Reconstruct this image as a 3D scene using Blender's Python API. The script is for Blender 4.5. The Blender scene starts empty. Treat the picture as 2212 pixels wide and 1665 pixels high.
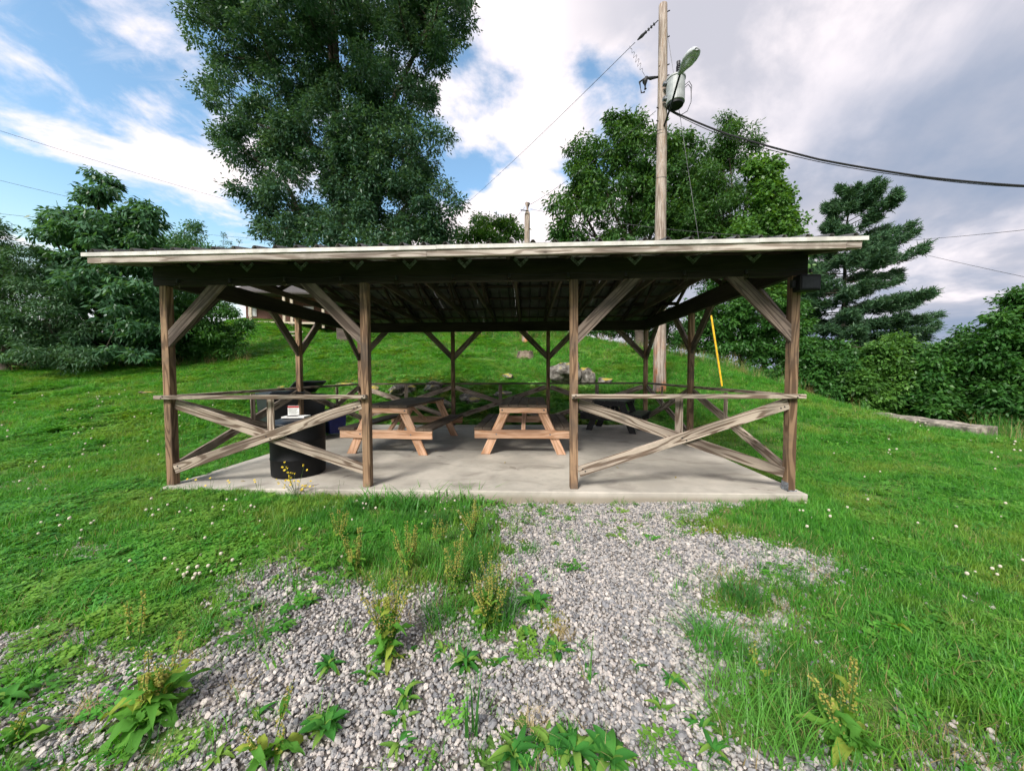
import bpy, math, random
import numpy as np
from mathutils import Vector, Matrix

random.seed(7)
rng = np.random.default_rng(7)
sc = bpy.context.scene
col = sc.collection

# ------------------------------------------------------------------ camera
CF, CX, CY, CZ = 757.24, 4.343, -4.081, 1.348
YAW, PITCH, ROLL = 0.0432, -0.0360, 0.0046
def rot3(y, p, r):
    cy, sy = math.cos(y), math.sin(y); cp, sp = math.cos(p), math.sin(p); cr, sr = math.cos(r), math.sin(r)
    Rz = np.array([[cy, -sy, 0], [sy, cy, 0], [0, 0, 1]])
    Rx = np.array([[1, 0, 0], [0, cp, -sp], [0, sp, cp]])
    Ry = np.array([[cr, 0, sr], [0, 1, 0], [-sr, 0, cr]])
    return Rz @ Rx @ Ry
RC = rot3(YAW, PITCH, ROLL)
CAMP = np.array([CX, CY, CZ])
cam_data = bpy.data.cameras.new('camera')
cam = bpy.data.objects.new('camera', cam_data)
col.objects.link(cam)
cam_data.sensor_width = 36.0
cam_data.lens = 36.0 * CF / 2212.0
cam_data.clip_start = 0.05
cam_data.clip_end = 3000
M = Matrix(((RC[0, 0], RC[0, 2], -RC[0, 1], CX), (RC[1, 0], RC[1, 2], -RC[1, 1], CY),
            (RC[2, 0], RC[2, 2], -RC[2, 1], CZ), (0, 0, 0, 1)))
cam.matrix_world = M
sc.camera = cam

def at(u, v, d):
    """world point seen at measured position (u, v) of the 2212 px wide photo, d metres ahead"""
    return CAMP + RC @ np.array([(u - 1106) / CF * d, d, (832.5 - v) / CF * d])

# ------------------------------------------------------------------ world and sun
SUN_EL, SUN_AZ = math.radians(40), math.radians(207)     # azimuth clockwise from +Y
world = bpy.data.worlds.new('World')
sc.world = world
world.use_nodes = True
wn = world.node_tree.nodes; wl = world.node_tree.links
wn.clear()
def W(t, **k):
    n = wn.new(t)
    for a, b in k.items(): setattr(n, a, b)
    return n
def wmath(op, a, b=None, clamp=False):
    n = W('ShaderNodeMath', operation=op, use_clamp=clamp)
    for i, x in enumerate((a, b)):
        if x is None: continue
        if isinstance(x, (int, float)): n.inputs[i].default_value = x
        else: wl.new(x, n.inputs[i])
    return n.outputs[0]
def wramp(x, lo, hi, a=0.0, b=1.0):
    n = W('ShaderNodeMapRange', interpolation_type='SMOOTHSTEP')
    wl.new(x, n.inputs[0])
    for i, q in enumerate((lo, hi, a, b)):
        if isinstance(q, (int, float)): n.inputs[i + 1].default_value = q
        else: wl.new(q, n.inputs[i + 1])
    return n.outputs[0]
def wnoise(vec, scale, detail=8, rough=.55, dist=0.0):
    n = W('ShaderNodeTexNoise', noise_dimensions='3D')
    n.inputs['Scale'].default_value = scale; n.inputs['Detail'].default_value = detail
    n.inputs['Roughness'].default_value = rough; n.inputs['Distortion'].default_value = dist
    wl.new(vec, n.inputs['Vector'])
    return n.outputs['Fac']
def wmix(f, a, b):
    n = W('ShaderNodeMix', data_type='RGBA')
    for s, x in ((0, f), (6, a), (7, b)):
        if isinstance(x, (int, float)): n.inputs[s].default_value = x
        elif isinstance(x, tuple): n.inputs[s].default_value = x + (1,)
        else: wl.new(x, n.inputs[s])
    return n.outputs[2]
SKYZ = 8.8
sky = W('ShaderNodeTexSky', sky_type='NISHITA')
sky.sun_disc = False
sky.sun_elevation = SUN_EL
sky.sun_rotation = SUN_AZ
sky.air_density = 1.0; sky.dust_density = .6; sky.ozone_density = 1.6
tc = W('ShaderNodeTexCoord')
sep = W('ShaderNodeSeparateXYZ'); wl.new(tc.outputs['Generated'], sep.inputs[0])
zz = wmath('ADD', wmath('MAXIMUM', sep.outputs[2], 0.0), .22)
cmb = W('ShaderNodeCombineXYZ')
wl.new(wmath('DIVIDE', sep.outputs[0], zz), cmb.inputs[0])
wl.new(wmath('DIVIDE', sep.outputs[1], zz), cmb.inputs[1])
cmb.inputs[2].default_value = SKYZ
P = cmb.outputs[0]
n_big = wnoise(P, .95, 10, .52, .35)
n_fine = wnoise(P, 3.0, 10, .6, .3)
mp = W('ShaderNodeMapping'); mp.inputs['Rotation'].default_value = (0, 0, math.radians(32)); mp.inputs['Scale'].default_value = (.55, 2.6, 1)
wl.new(P, mp.inputs[0])
n_streak = wnoise(mp.outputs[0], 1.1, 9, .6, .5)
xw = wmath('ADD', sep.outputs[0], wmath('MULTIPLY', wmath('SUBTRACT', wnoise(P, .8, 6, .55, .3), .5), .9))
east = wramp(xw, -.42, .04)                 # the overcast bank lies to the east
cov = wmath('ADD', wmath('MULTIPLY', n_big, .62), wmath('MULTIPLY', n_fine, .38))
thr = wmath('SUBTRACT', .545, wmath('MULTIPLY', east, .20))
m1 = wramp(cov, wmath('SUBTRACT', thr, .03), wmath('ADD', thr, .06))
m2 = wmath('MULTIPLY', wramp(n_streak, .53, .72), .75)
lowband = wmath('MULTIPLY', wramp(sep.outputs[2], .36, .04), .45)
mask = wmath('MAXIMUM', wmath('MAXIMUM', m1, m2), lowband, True)
greyn = wnoise(P, 1.5, 8, .55, .4)
grey = wmath('MULTIPLY', wramp(greyn, .36, .54), wramp(xw, -.06, .30), True)
ccol = wmix(grey, (5.8, 5.3, 5.4), (3.0, 3.0, 3.4))
deep = wmath('MULTIPLY', wmath('MULTIPLY', wramp(sep.outputs[0], .22, .62), wramp(sep.outputs[2], .62, .40)), wramp(n_big, .62, .40), True)
ccol = wmix(deep, ccol, (1.6, 1.95, 2.65))
skm = W('ShaderNodeMix', data_type='RGBA', blend_type='MULTIPLY'); skm.inputs[0].default_value = 1
wl.new(sky.outputs[0], skm.inputs[6]); skm.inputs[7].default_value = (1.25, 1.40, 1.30, 1)
dk = W('ShaderNodeMix', data_type='RGBA', blend_type='DARKEN'); dk.inputs[0].default_value = 1
wl.new(skm.outputs[2], dk.inputs[6]); dk.inputs[7].default_value = (4.9, 4.9, 5.1, 1)
final = wmix(mask, dk.outputs[2], ccol)
bg = W('ShaderNodeBackground'); bg.inputs[1].default_value = .10
wl.new(final, bg.inputs[0])
wo = W('ShaderNodeOutputWorld'); wl.new(bg.outputs[0], wo.inputs[0])

sun_d = bpy.data.lights.new('sun', 'SUN')
sun_d.energy = 2.5; sun_d.angle = math.radians(18); sun_d.color = (1.0, .95, .88)
sun = bpy.data.objects.new('sun', sun_d)
col.objects.link(sun)
sd = Vector((math.sin(SUN_AZ) * math.cos(SUN_EL), math.cos(SUN_AZ) * math.cos(SUN_EL), math.sin(SUN_EL)))
sun.rotation_euler = sd.to_track_quat('Z', 'Y').to_euler()
sun.location = (0, -10, 20)

vs = sc.view_settings
sc.display_settings.display_device = 'sRGB'
vs.view_transform = 'Standard'; vs.look = 'None'; vs.exposure = 1.12; vs.gamma = 1.0
vs.use_curve_mapping = False
sc.render.engine = 'CYCLES'
sc.cycles.use_denoising = True
sc.cycles.max_bounces = 4
sc.cycles.diffuse_bounces = 2
sc.cycles.use_adaptive_sampling = True
sc.cycles.adaptive_threshold = .04
sc.cycles.transparent_max_bounces = 8
sc.cycles.caustics_reflective = False
sc.cycles.caustics_refractive = False

# ------------------------------------------------------------------ material helpers
class MT:
    def __init__(s, name):
        s.m = bpy.data.materials.new(name); s.m.use_nodes = True
        s.t = s.m.node_tree; s.n = s.t.nodes; s.l = s.t.links; s.n.clear()
        s.out = s.n.new('ShaderNodeOutputMaterial')
    def node(s, t, **k):
        n = s.n.new(t)
        for a, b in k.items(): setattr(n, a, b)
        return n
    def link(s, x, sock):
        if isinstance(x, (int, float)): sock.default_value = x
        elif isinstance(x, tuple): sock.default_value = x + (1,) if len(sock.default_value) == 4 and len(x) == 3 else x
        else: s.l.new(x, sock)
    def math(s, op, a, b=None, clamp=False):
        n = s.node('ShaderNodeMath', operation=op, use_clamp=clamp)
        s.link(a, n.inputs[0])
        if b is not None: s.link(b, n.inputs[1])
        return n.outputs[0]
    def mix(s, f, a, b, mode='MIX'):
        n = s.node('ShaderNodeMix', data_type='RGBA', blend_type=mode)
        s.link(f, n.inputs[0]); s.link(a, n.inputs[6]); s.link(b, n.inputs[7])
        return n.outputs[2]
    def ramp(s, x, lo, hi, a=0.0, b=1.0, smooth=True):
        n = s.node('ShaderNodeMapRange', interpolation_type='SMOOTHSTEP' if smooth else 'LINEAR')
        for i, q in enumerate((x, lo, hi, a, b)): s.link(q, n.inputs[i])
        return n.outputs[0]
    def colramp(s, x, stops, const=False):
        n = s.node('ShaderNodeValToRGB')
        e = n.color_ramp.elements
        if const: n.color_ramp.interpolation = 'CONSTANT'
        while len(e) < len(stops): e.new(.5)
        for q, (p, c) in zip(e, stops): q.position = p; q.color = c + (1,)
        s.link(x, n.inputs[0])
        return n.outputs[0]
    def coord(s, which='Object', scale=None, rot=None):
        o = s.node('ShaderNodeTexCoord').outputs[which]
        if scale:
            m = s.node('ShaderNodeMapping'); s.l.new(o, m.inputs[0]); m.inputs['Scale'].default_value = scale
            if rot: m.inputs['Rotation'].default_value = rot
            o = m.outputs[0]
        return o
    def pos(s): return s.node('ShaderNodeNewGeometry').outputs['Position']
    def scale(s, v, sc_):
        m = s.node('ShaderNodeMapping'); s.l.new(v, m.inputs[0]); m.inputs['Scale'].default_value = sc_
        return m.outputs[0]
    def noise(s, v, scale, detail=4, rough=.55, dist=0.0, w=None):
        n = s.node('ShaderNodeTexNoise', noise_dimensions='4D' if w is not None else '3D')
        if v is not None: s.l.new(v, n.inputs['Vector'])
        n.inputs['Scale'].default_value = scale; n.inputs['Detail'].default_value = detail
        n.inputs['Roughness'].default_value = rough; n.inputs['Distortion'].default_value = dist
        if w is not None: s.link(w, n.inputs['W'])
        return n.outputs['Fac']
    def voro(s, v, scale, feature='F1', out='Distance', rnd=1.0):
        n = s.node('ShaderNodeTexVoronoi', feature=feature)
        s.l.new(v, n.inputs['Vector']); n.inputs['Scale'].default_value = scale; n.inputs['Randomness'].default_value = rnd
        return n.outputs[out]
    def rnd(s): return s.node('ShaderNodeObjectInfo').outputs['Random']
    def bump(s, h, strength=.3, dist=.01):
        n = s.node('ShaderNodeBump'); n.inputs['Strength'].default_value = strength; n.inputs['Distance'].default_value = dist
        s.l.new(h, n.inputs['Height'])
        return n.outputs[0]
    def principled(s, c, rough=.7, normal=None, metal=0.0, spec=.4):
        p = s.node('ShaderNodeBsdfPrincipled')
        s.link(c, p.inputs['Base Color']); s.link(rough, p.inputs['Roughness']); s.link(metal, p.inputs['Metallic'])
        p.inputs['Specular IOR Level'].default_value = spec
        if normal is not None: s.l.new(normal, p.inputs['Normal'])
        s.l.new(p.outputs[0], s.out.inputs[0])
        return p

def wood(name, light, mid, dark, ringk=26.0, contrast=.75, knots=True, rough=.8, stain=None, fib=.5):
    m = MT(name)
    r = m.math('MULTIPLY', m.rnd(), 37.0)
    c = m.coord('Object')
    n1 = m.noise(m.scale(c, (.42, 5.0, 5.0)), 1.6, 2, .4, .25, r)
    ring = m.math('SINE', m.math('MULTIPLY', n1, ringk * 2))
    ring = m.ramp(ring, -.1, .9)
    fibre = m.noise(m.scale(c, (1.6, 60, 60)), 2.0, 4, .6, 0, r)
    blot = m.noise(m.scale(c, (.8, 3.5, 3.5)), 1.5, 3, .5, 0, m.math('ADD', r, 5.0))
    colr = m.mix(m.math('MULTIPLY', ring, contrast), light, mid)
    colr = m.mix(m.ramp(blot, .42, .72, 0, .75), colr, dark)
    colr = m.mix(m.ramp(fibre, .52, .72, 0, fib), colr, dark)
    h = m.math('ADD', m.math('MULTIPLY', fibre, .8), m.math('MULTIPLY', ring, -.35))
    if knots:
        kv = m.node('ShaderNodeMapping'); m.l.new(c, kv.inputs[0]); kv.inputs['Scale'].default_value = (1.0, 2.2, 2.2)
        cb = m.node('ShaderNodeCombineXYZ'); m.link(r, cb.inputs[0]); m.l.new(cb.outputs[0], kv.inputs['Location'])
        kd = m.voro(kv.outputs[0], 1.7)
        colr = m.mix(m.ramp(kd, .075, .035), colr, tuple(x * .28 for x in dark))
        colr = m.mix(m.ramp(kd, .16, .07, 0, .45), colr, dark)
    if stain:
        st = m.noise(m.pos(), 2.3, 5, .6)
        colr = m.mix(m.ramp(st, .48, .68, 0, .7), colr, stain)
    tone = m.ramp(m.rnd(), 0, 1, .78, 1.15, False)
    hs = m.node('ShaderNodeHueSaturation'); m.l.new(tone, hs.inputs['Value']); m.l.new(colr, hs.inputs['Color'])
    m.principled(hs.outputs[0], rough, m.bump(h, .55, .006), spec=.25)
    return m.m

def plain(name, c, rough=.6, metal=0.0, var=.12, bumps=.0, nscale=9.0, spec=.4):
    m = MT(name)
    n = m.noise(m.coord('Object'), nscale, 5, .6)
    d = tuple(x * (1 - var * 2.2) for x in c); e = tuple(min(1, x * (1 + var)) for x in c)
    cc = m.mix(m.ramp(n, .35, .68), d, e)
    m.principled(cc, rough, m.bump(n, bumps, .01) if bumps else None, metal, spec)
    return m.m

def leafmat(name, cols, trans=.35, rough=.5, patch=None, attr=True, spec=.35):
    """cols: (dark, mid, light) leaf colours picked per leaf"""
    m = MT(name)
    if attr:
        a = m.node('ShaderNodeAttribute', attribute_name='rnd').outputs['Fac']
    else:
        a = m.rnd()
    c = m.colramp(a, [(0, cols[0]), (.55, cols[1]), (1, cols[2])])
    if patch:
        pn = m.noise(m.pos(), patch[1], 4, .6)
        c = m.mix(m.ramp(pn, patch[2], patch[2] + .16, 0, patch[3]), c, patch[0])
    d = m.node('ShaderNodeBsdfPrincipled')
    m.l.new(c, d.inputs['Base Color']); d.inputs['Roughness'].default_value = rough
    d.inputs['Specular IOR Level'].default_value = spec
    t = m.node('ShaderNodeBsdfTranslucent')
    tcx = m.node('ShaderNodeMix', data_type='RGBA', blend_type='MULTIPLY'); tcx.inputs[0].default_value = 1
    m.l.new(c, tcx.inputs[6]); tcx.inputs[7].default_value = (1.5, 1.35, .55, 1)
    m.l.new(tcx.outputs[2], t.inputs[0])
    mx = m.node('ShaderNodeMixShader'); mx.inputs[0].default_value = trans
    m.l.new(d.outputs[0], mx.inputs[1]); m.l.new(t.outputs[0], mx.inputs[2])
    m.l.new(mx.outputs[0], m.out.inputs[0])
    return m.m

MAT = {}
MAT['post'] = wood('post_wood', (.31, .20, .12), (.135, .08, .046), (.05, .034, .026), 34, 1.0, stain=(.075, .06, .05))
MAT['grey'] = wood('weathered_wood', (.40, .335, .27), (.13, .092, .066), (.07, .05, .04), 34, 1.0, stain=(.15, .13, .105))
MAT['brace'] = wood('brace_wood', (.25, .195, .16), (.10, .072, .056), (.042, .032, .028), 32, .95, stain=(.07, .06, .055))
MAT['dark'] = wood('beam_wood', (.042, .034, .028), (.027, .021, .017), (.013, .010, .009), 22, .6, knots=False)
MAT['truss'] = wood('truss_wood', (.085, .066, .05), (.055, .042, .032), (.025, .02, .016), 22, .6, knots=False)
MAT['fascia'] = wood('fascia_wood', (.50, .44, .39), (.24, .19, .155), (.10, .075, .06), 34, .9, stain=(.15, .12, .10), fib=.8)
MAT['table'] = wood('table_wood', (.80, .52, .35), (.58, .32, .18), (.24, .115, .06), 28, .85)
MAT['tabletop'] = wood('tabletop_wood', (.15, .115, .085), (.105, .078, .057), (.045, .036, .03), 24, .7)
MAT['blacktable'] = plain('black_plastic_lumber', (.022, .023, .026), .5, 0, .2, .1)
MAT['black'] = plain('black_plastic', (.0045, .005, .006), .6, 0, .2, .05, 4, .25)
MAT['cart'] = plain('cart_plastic', (.018, .021, .026), .45, 0, .2, .05, 4)
MAT['cartlid'] = plain('cart_lid_plastic', (.035, .042, .052), .4, 0, .2, .05, 4)
MAT['blue'] = plain('blue_plastic', (.012, .02, .16), .4)
MAT['galv'] = plain('galvanised_steel', (.20, .215, .24), .6, 0, .3, .1, 30)
MAT['whitemetal'] = plain('white_metal', (.60, .58, .545), .5, 0, .12, .03, 5)
MAT['roofmetal_shaded'] = plain('roof_metal_shaded', (.10, .10, .10), .5, .2, .2, .05, 3)  # roof sheet with the shade of its underside put into the colour
MAT['roofmetal_lit'] = plain('roof_metal_lit', (.55, .54, .53), .5, 0, .2, .05, 3)  # same sheet painted lighter for its lit top side
MAT['iron'] = plain('dark_iron', (.03, .032, .036), .5, .4)
MAT['wire'] = plain('wire_black', (.018, .018, .022), .6)
MAT['wiregrey'] = plain('wire_grey', (.09, .09, .10), .5, .3)
MAT['yellow'] = plain('yellow_plastic', (.80, .48, .02), .45, 0, .12)
MAT['transformer'] = plain('transformer_paint', (.36, .38, .385), .45, 0, .1, .02, 6)
MAT['lamp'] = plain('lamp_paint', (.50, .52, .54), .45, 0, .1)
MAT['lens'] = plain('frosted_lens', (.62, .64, .66), .55)
MAT['paper'] = plain('white_card', (.75, .75, .73), .7, 0, .04)
MAT['red'] = plain('red_print', (.42, .03, .035), .6)
MAT['ink'] = plain('grey_print', (.30, .34, .31), .6)
MAT['concrete_wall'] = plain('old_concrete', (.30, .265, .22), .9, 0, .3, .5, 7)
MAT['brown_siding'] = plain('brown_siding', (.13, .06, .042), .8, 0, .25, .1, 12)
MAT['cream_trim'] = plain('cream_trim', (.55, .47, .37), .7)
MAT['shingle'] = plain('grey_shingle', (.09, .08, .075), .9, 0, .25, .3, 20)
MAT['glasspane'] = plain('window_pane', (.62, .64, .66), .12, 0, .1)
MAT['bark'] = wood('bark', (.10, .082, .066), (.065, .052, .042), (.03, .025, .02), 40, .8, knots=False, rough=.95)
MAT['stump'] = wood('stump_wood', (.26, .21, .16), (.16, .12, .09), (.05, .04, .03), 40, .9, knots=False, rough=.95)

m = MT('pole_wood')
c = m.coord('Object')
n1 = m.noise(m.scale(c, (9, 9, .55)), 2.2, 6, .6)
n2 = m.noise(m.scale(c, (1, 1, .35)), 3.0, 3)
zc = m.node('ShaderNodeSeparateXYZ'); m.l.new(c, zc.inputs[0])
base = m.mix(m.ramp(n1, .38, .66), (.20, .155, .125), (.50, .44, .39))
base = m.mix(m.ramp(n1, .56, .60, 0, .8), base, (.22, .14, .09))
red = m.mix(m.ramp(n1, .44, .56), (.20, .07, .03), (.46, .22, .11))
low = m.ramp(m.math('ADD', zc.outputs[2], m.math('MULTIPLY', n2, -1.6)), 1.3, .2)
base = m.mix(m.math('MULTIPLY', low, m.ramp(n2, .42, .56)), base, red)
m.principled(base, .85, m.bump(n1, .5, .02), spec=.2)
MAT['pole'] = m.m

m = MT('slab_concrete')
p = m.pos()
n1 = m.noise(p, 1.1, 6, .6); n2 = m.noise(p, 9, 6, .65); n3 = m.noise(m.scale(p, (60, 3.0, 1)), 2, 3, .5)
cc = m.mix(m.ramp(n1, .36, .64), (.36, .335, .29), (.50, .465, .405))
cc = m.mix(m.ramp(n2, .5, .72, 0, .45), cc, (.32, .31, .275))
st = m.noise(m.scale(p, (.9, 1.6, 1)), 1.7, 5, .55, .6)
cc = m.mix(m.ramp(st, .52, .70, 0, .6), cc, (.20, .18, .155))
cc = m.mix(m.ramp(m.voro(p, 6.0), .06, .03, 0, .5), cc, (.16, .13, .10))
ck = m.voro(m.scale(p, (.42, .5, 1)), 1.0, 'DISTANCE_TO_EDGE', 'Distance')
ckn = m.noise(p, 3.0, 4, .6)
cc = m.mix(m.math('MULTIPLY', m.ramp(m.math('ADD', ck, m.math('MULTIPLY', m.math('SUBTRACT', ckn, .5), .10)), .004, .0005), m.ramp(m.noise(p, .8, 2), .55, .62)), cc, (.24, .21, .18))
fy = m.node('ShaderNodeSeparateXYZ'); m.l.new(p, fy.inputs[0])
cc = m.mix(m.math('MULTIPLY', m.ramp(fy.outputs[2], -.02, -.09), .8), cc, (.24, .21, .16))
m.principled(cc, .85, m.bump(m.math('ADD', m.math('MULTIPLY', n3, .5), n2), .25, .006), spec=.25)
MAT['slab'] = m.m

m = MT('rock')
p = m.coord('Object')
n1 = m.noise(p, 3.2, 7, .65); n2 = m.noise(p, 11, 5, .6)
cc = m.mix(m.ramp(n1, .36, .62), (.055, .05, .042), (.25, .23, .205))
cc = m.mix(m.ramp(n2, .58, .66, 0, .7), cc, (.40, .385, .35))
cc = m.mix(m.ramp(n2, .40, .30, 0, .8), cc, (.045, .04, .035))
nz = m.node('ShaderNodeSeparateXYZ'); m.l.new(m.node('ShaderNodeNewGeometry').outputs['Normal'], nz.inputs[0])
moss = m.math('MULTIPLY', m.ramp(nz.outputs[2], .55, .85), m.ramp(m.noise(p, 2.4, 4), .44, .54), True)
cc = m.mix(moss, cc, (.33, .27, .045))
m.principled(cc, .92, m.bump(m.math('ADD', n1, m.math('MULTIPLY', n2, .5)), .8, .05), spec=.2)
MAT['rock'] = m.m

m = MT('ground')
p = m.pos()
g = m.node('ShaderNodeAttribute', attribute_name='gravel').outputs['Fac']
n1 = m.noise(p, .55, 6, .6); n2 = m.noise(p, 14, 6, .7); n3 = m.noise(p, 2.4, 5, .6)
lawn = m.mix(m.ramp(n3, .38, .66), (.05, .12, .022), (.11, .20, .04))
lawn = m.mix(m.ramp(n2, .56, .72, 0, .7), lawn, (.19, .155, .085))
vc = m.voro(p, 60.0, 'F1', 'Color')
vs_ = m.node('ShaderNodeSeparateColor'); m.l.new(vc, vs_.inputs[0])
grv = m.colramp(vs_.outputs[0], [(0, (.13, .118, .105)), (.5, (.23, .21, .19)), (1, (.33, .30, .27))])
vd = m.voro(p, 60.0, 'F1', 'Distance')
grv = m.mix(m.ramp(vd, .25, .6, 0, .8), grv, (.10, .09, .08))
m.principled(m.mix(m.ramp(g, .3, .7), lawn, grv), .95, m.bump(m.math('SUBTRACT', n2, vd), .6, .02), spec=.15)
MAT['ground'] = m.m

m = MT('gravel_stone')
r = m.rnd()
cc = m.colramp(r, [(0, (.145, .148, .156)), (.18, (.21, .212, .225)), (.38, (.30, .295, .292)), (.6, (.385, .362, .343)), (.82, (.46, .415, .38)), (1, (.58, .535, .49))])
n1 = m.noise(m.coord('Object'), 2.0, 5, .6, 0)
cc = m.mix(m.ramp(n1, .4, .65, 0, .35), cc, (.27, .25, .235))
m.principled(cc, .85, m.bump(n1, .3, .1), spec=.25)
MAT['stone'] = m.m

MAT['grass'] = leafmat('grass_blade', ((.042, .18, .02), (.075, .31, .028), (.16, .42, .05)), .4, .5, ((.28, .36, .06), .7, .49, .55), attr=False)
MAT['grass2'] = leafmat('coarse_grass_blade', ((.04, .16, .026), (.07, .26, .036), (.13, .35, .055)), .38, .45, attr=False)
MAT['clover'] = leafmat('clover_leaf', ((.045, .19, .024), (.08, .30, .032), (.15, .39, .05)), .38, .5, ((.24, .38, .055), 1.1, .46, .6), attr=False)
MAT['dry'] = leafmat('dry_blade', ((.22, .17, .075), (.33, .26, .12), (.45, .37, .19)), .3, .7, attr=False)
MAT['ivy'] = leafmat('bank_leaf', ((0.064, 0.227, 0.045), (0.115, 0.356, 0.064), (0.244, 0.518, 0.097)), .3, .5, ((.34, .33, .07), 1.5, .48, .7), attr=False)
MAT['moss'] = leafmat('moss_tip', ((.16, .20, .02), (.32, .30, .03), (.50, .42, .06)), .3, .7, attr=False)
MAT['dock'] = leafmat('dock_leaf', ((.07, .22, .035), (.13, .34, .05), (.36, .42, .07)), .45, .7, spec=.15)
MAT['dockseed'] = leafmat('dock_seed', ((.20, .26, .05), (.36, .36, .08), (.38, .27, .08)), .3, .7)
MAT['weed'] = leafmat('weed_leaf', ((.035, .15, .03), (.06, .24, .04), (.20, .34, .06)), .4, .7, spec=.15)
MAT['petal_w'] = plain('clover_petal', (.58, .53, .42), .8)
MAT['petal_y'] = plain('yellow_petal', (.80, .58, .03), .6)
MAT['stem'] = plain('green_stem', (.07, .15, .03), .6)
MAT['oak'] = leafmat('oak_leaf', ((0.031, 0.081, 0.051), (0.056, 0.132, 0.076), (0.109, 0.202, 0.109)), .3, .42)
MAT['hick'] = leafmat('hickory_leaf', ((0.027, 0.078, 0.021), (0.051, 0.138, 0.033), (0.102, 0.215, 0.048)), .35, .42)
MAT['maple'] = leafmat('maple_leaf', ((0.037, 0.106, 0.022), (0.081, 0.200, 0.037), (0.150, 0.312, 0.056)), .4, .42)
MAT['left'] = leafmat('left_tree_leaf', ((0.035, 0.098, 0.048), (0.060, 0.158, 0.072), (0.103, 0.237, 0.094)), .35, .42)
MAT['bush'] = leafmat('bush_leaf', ((0.023, 0.085, 0.018), (0.044, 0.143, 0.026), (0.091, 0.227, 0.039)), .35, .45)
MAT['pine'] = leafmat('pine_needle', ((0.030, 0.078, 0.041), (0.054, 0.128, 0.061), (0.088, 0.189, 0.074)), .2, .5)
MAT['cedar'] = leafmat('cedar_leaf', ((0.036, 0.093, 0.045), (0.061, 0.143, 0.062), (0.098, 0.206, 0.081)), .25, .5)

# ------------------------------------------------------------------ mesh helpers
def new_mesh(name, v, f, mat=None, smooth=False, uvattr=None):
    me = bpy.data.meshes.new(name)
    me.from_pydata([tuple(x) for x in v], [], f)
    if smooth:
        me.polygons.foreach_set('use_smooth', [True] * len(me.polygons))
    if mat is not None: me.materials.append(MAT[mat] if isinstance(mat, str) else mat)
    me.update()
    return me
def fast_mesh(name, v, f, mat, rnd=None, smooth=False):
    """v (n,3), f (m,k) with constant k"""
    v = np.asarray(v, dtype=np.float32); f = np.asarray(f, dtype=np.int32)
    me = bpy.data.meshes.new(name)
    k = f.shape[1]
    me.vertices.add(len(v)); me.vertices.foreach_set('co', v.ravel())
    me.loops.add(f.size); me.loops.foreach_set('vertex_index', f.ravel())
    me.polygons.add(len(f)); me.polygons.foreach_set('loop_start', np.arange(0, f.size, k, dtype=np.int32))
    me.polygons.foreach_set('loop_total', np.full(len(f), k, dtype=np.int32))
    if smooth: me.polygons.foreach_set('use_smooth', np.ones(len(f), dtype=bool))
    if rnd is not None:
        a = me.attributes.new('rnd', 'FLOAT', 'FACE'); a.data.foreach_set('value', np.asarray(rnd, dtype=np.float32))
    me.materials.append(MAT[mat])
    me.update(calc_edges=True); me.validate()
    return me
def link(name, me, parent=None, loc=None, mw=None):
    o = bpy.data.objects.new(name, me)
    col.objects.link(o)
    if parent is not None: o.parent = parent
    if mw is not None: o.matrix_local = mw
    elif loc is not None: o.location = tuple(loc)
    return o
def tag(o, label=None, cat=None, group=None, kind=None):
    if label: o['label'] = label
    if cat: o['category'] = cat
    if group: o['group'] = group
    if kind: o['kind'] = kind
    return o
def empty(name, loc, label, cat, rz=0.0, group=None):
    o = bpy.data.objects.new(name, None); col.objects.link(o)
    o.empty_display_size = .1
    o.location = tuple(float(x) for x in loc); o.rotation_euler = (0, 0, rz)
    return tag(o, label, cat, group)
def copy_tree(o, parent=None):
    c = o.copy(); col.objects.link(c); c.parent = parent
    for ch in list(o.children): copy_tree(ch, c)
    return c

def board_mesh(L, w, t, mat, ch=.004):
    """octagonal-section plank along local X"""
    ch = min(ch, w * .2, t * .2)
    y, z = w / 2, t / 2
    sec = [(-y + ch, -z), (y - ch, -z), (y, -z + ch), (y, z - ch), (y - ch, z), (-y + ch, z), (-y, z - ch), (-y, -z + ch)]
    v = [(-L / 2, a, b) for a, b in sec] + [(L / 2, a, b) for a, b in sec]
    f = [(i, (i + 1) % 8, 8 + (i + 1) % 8, 8 + i) for i in range(8)]
    f = [tuple(reversed(q)) for q in f]
    f += [tuple(range(8)), tuple(range(15, 7, -1))]
    f = [tuple(reversed(q)) for q in f]
    return new_mesh('plank', v, f, mat)
def board(name, a, b, w, t, mat, parent, wdir=(0, 0, 1), roll=0.0):
    """plank from a to b; w measured along wdir, t across it"""
    a = Vector(a); b = Vector(b); x = (b - a); L = x.length; x.normalize()
    y = Vector(wdir); y = (y - x * y.dot(x)).normalized(); z = x.cross(y)
    me = board_mesh(L, w, t, mat)
    c = (a + b) / 2
    mw = Matrix(((x[0], y[0], z[0], c[0]), (x[1], y[1], z[1], c[1]), (x[2], y[2], z[2], c[2]), (0, 0, 0, 1)))
    o = bpy.data.objects.new(name, me); col.objects.link(o)
    o.parent = parent; o.matrix_local = mw
    return o
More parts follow.
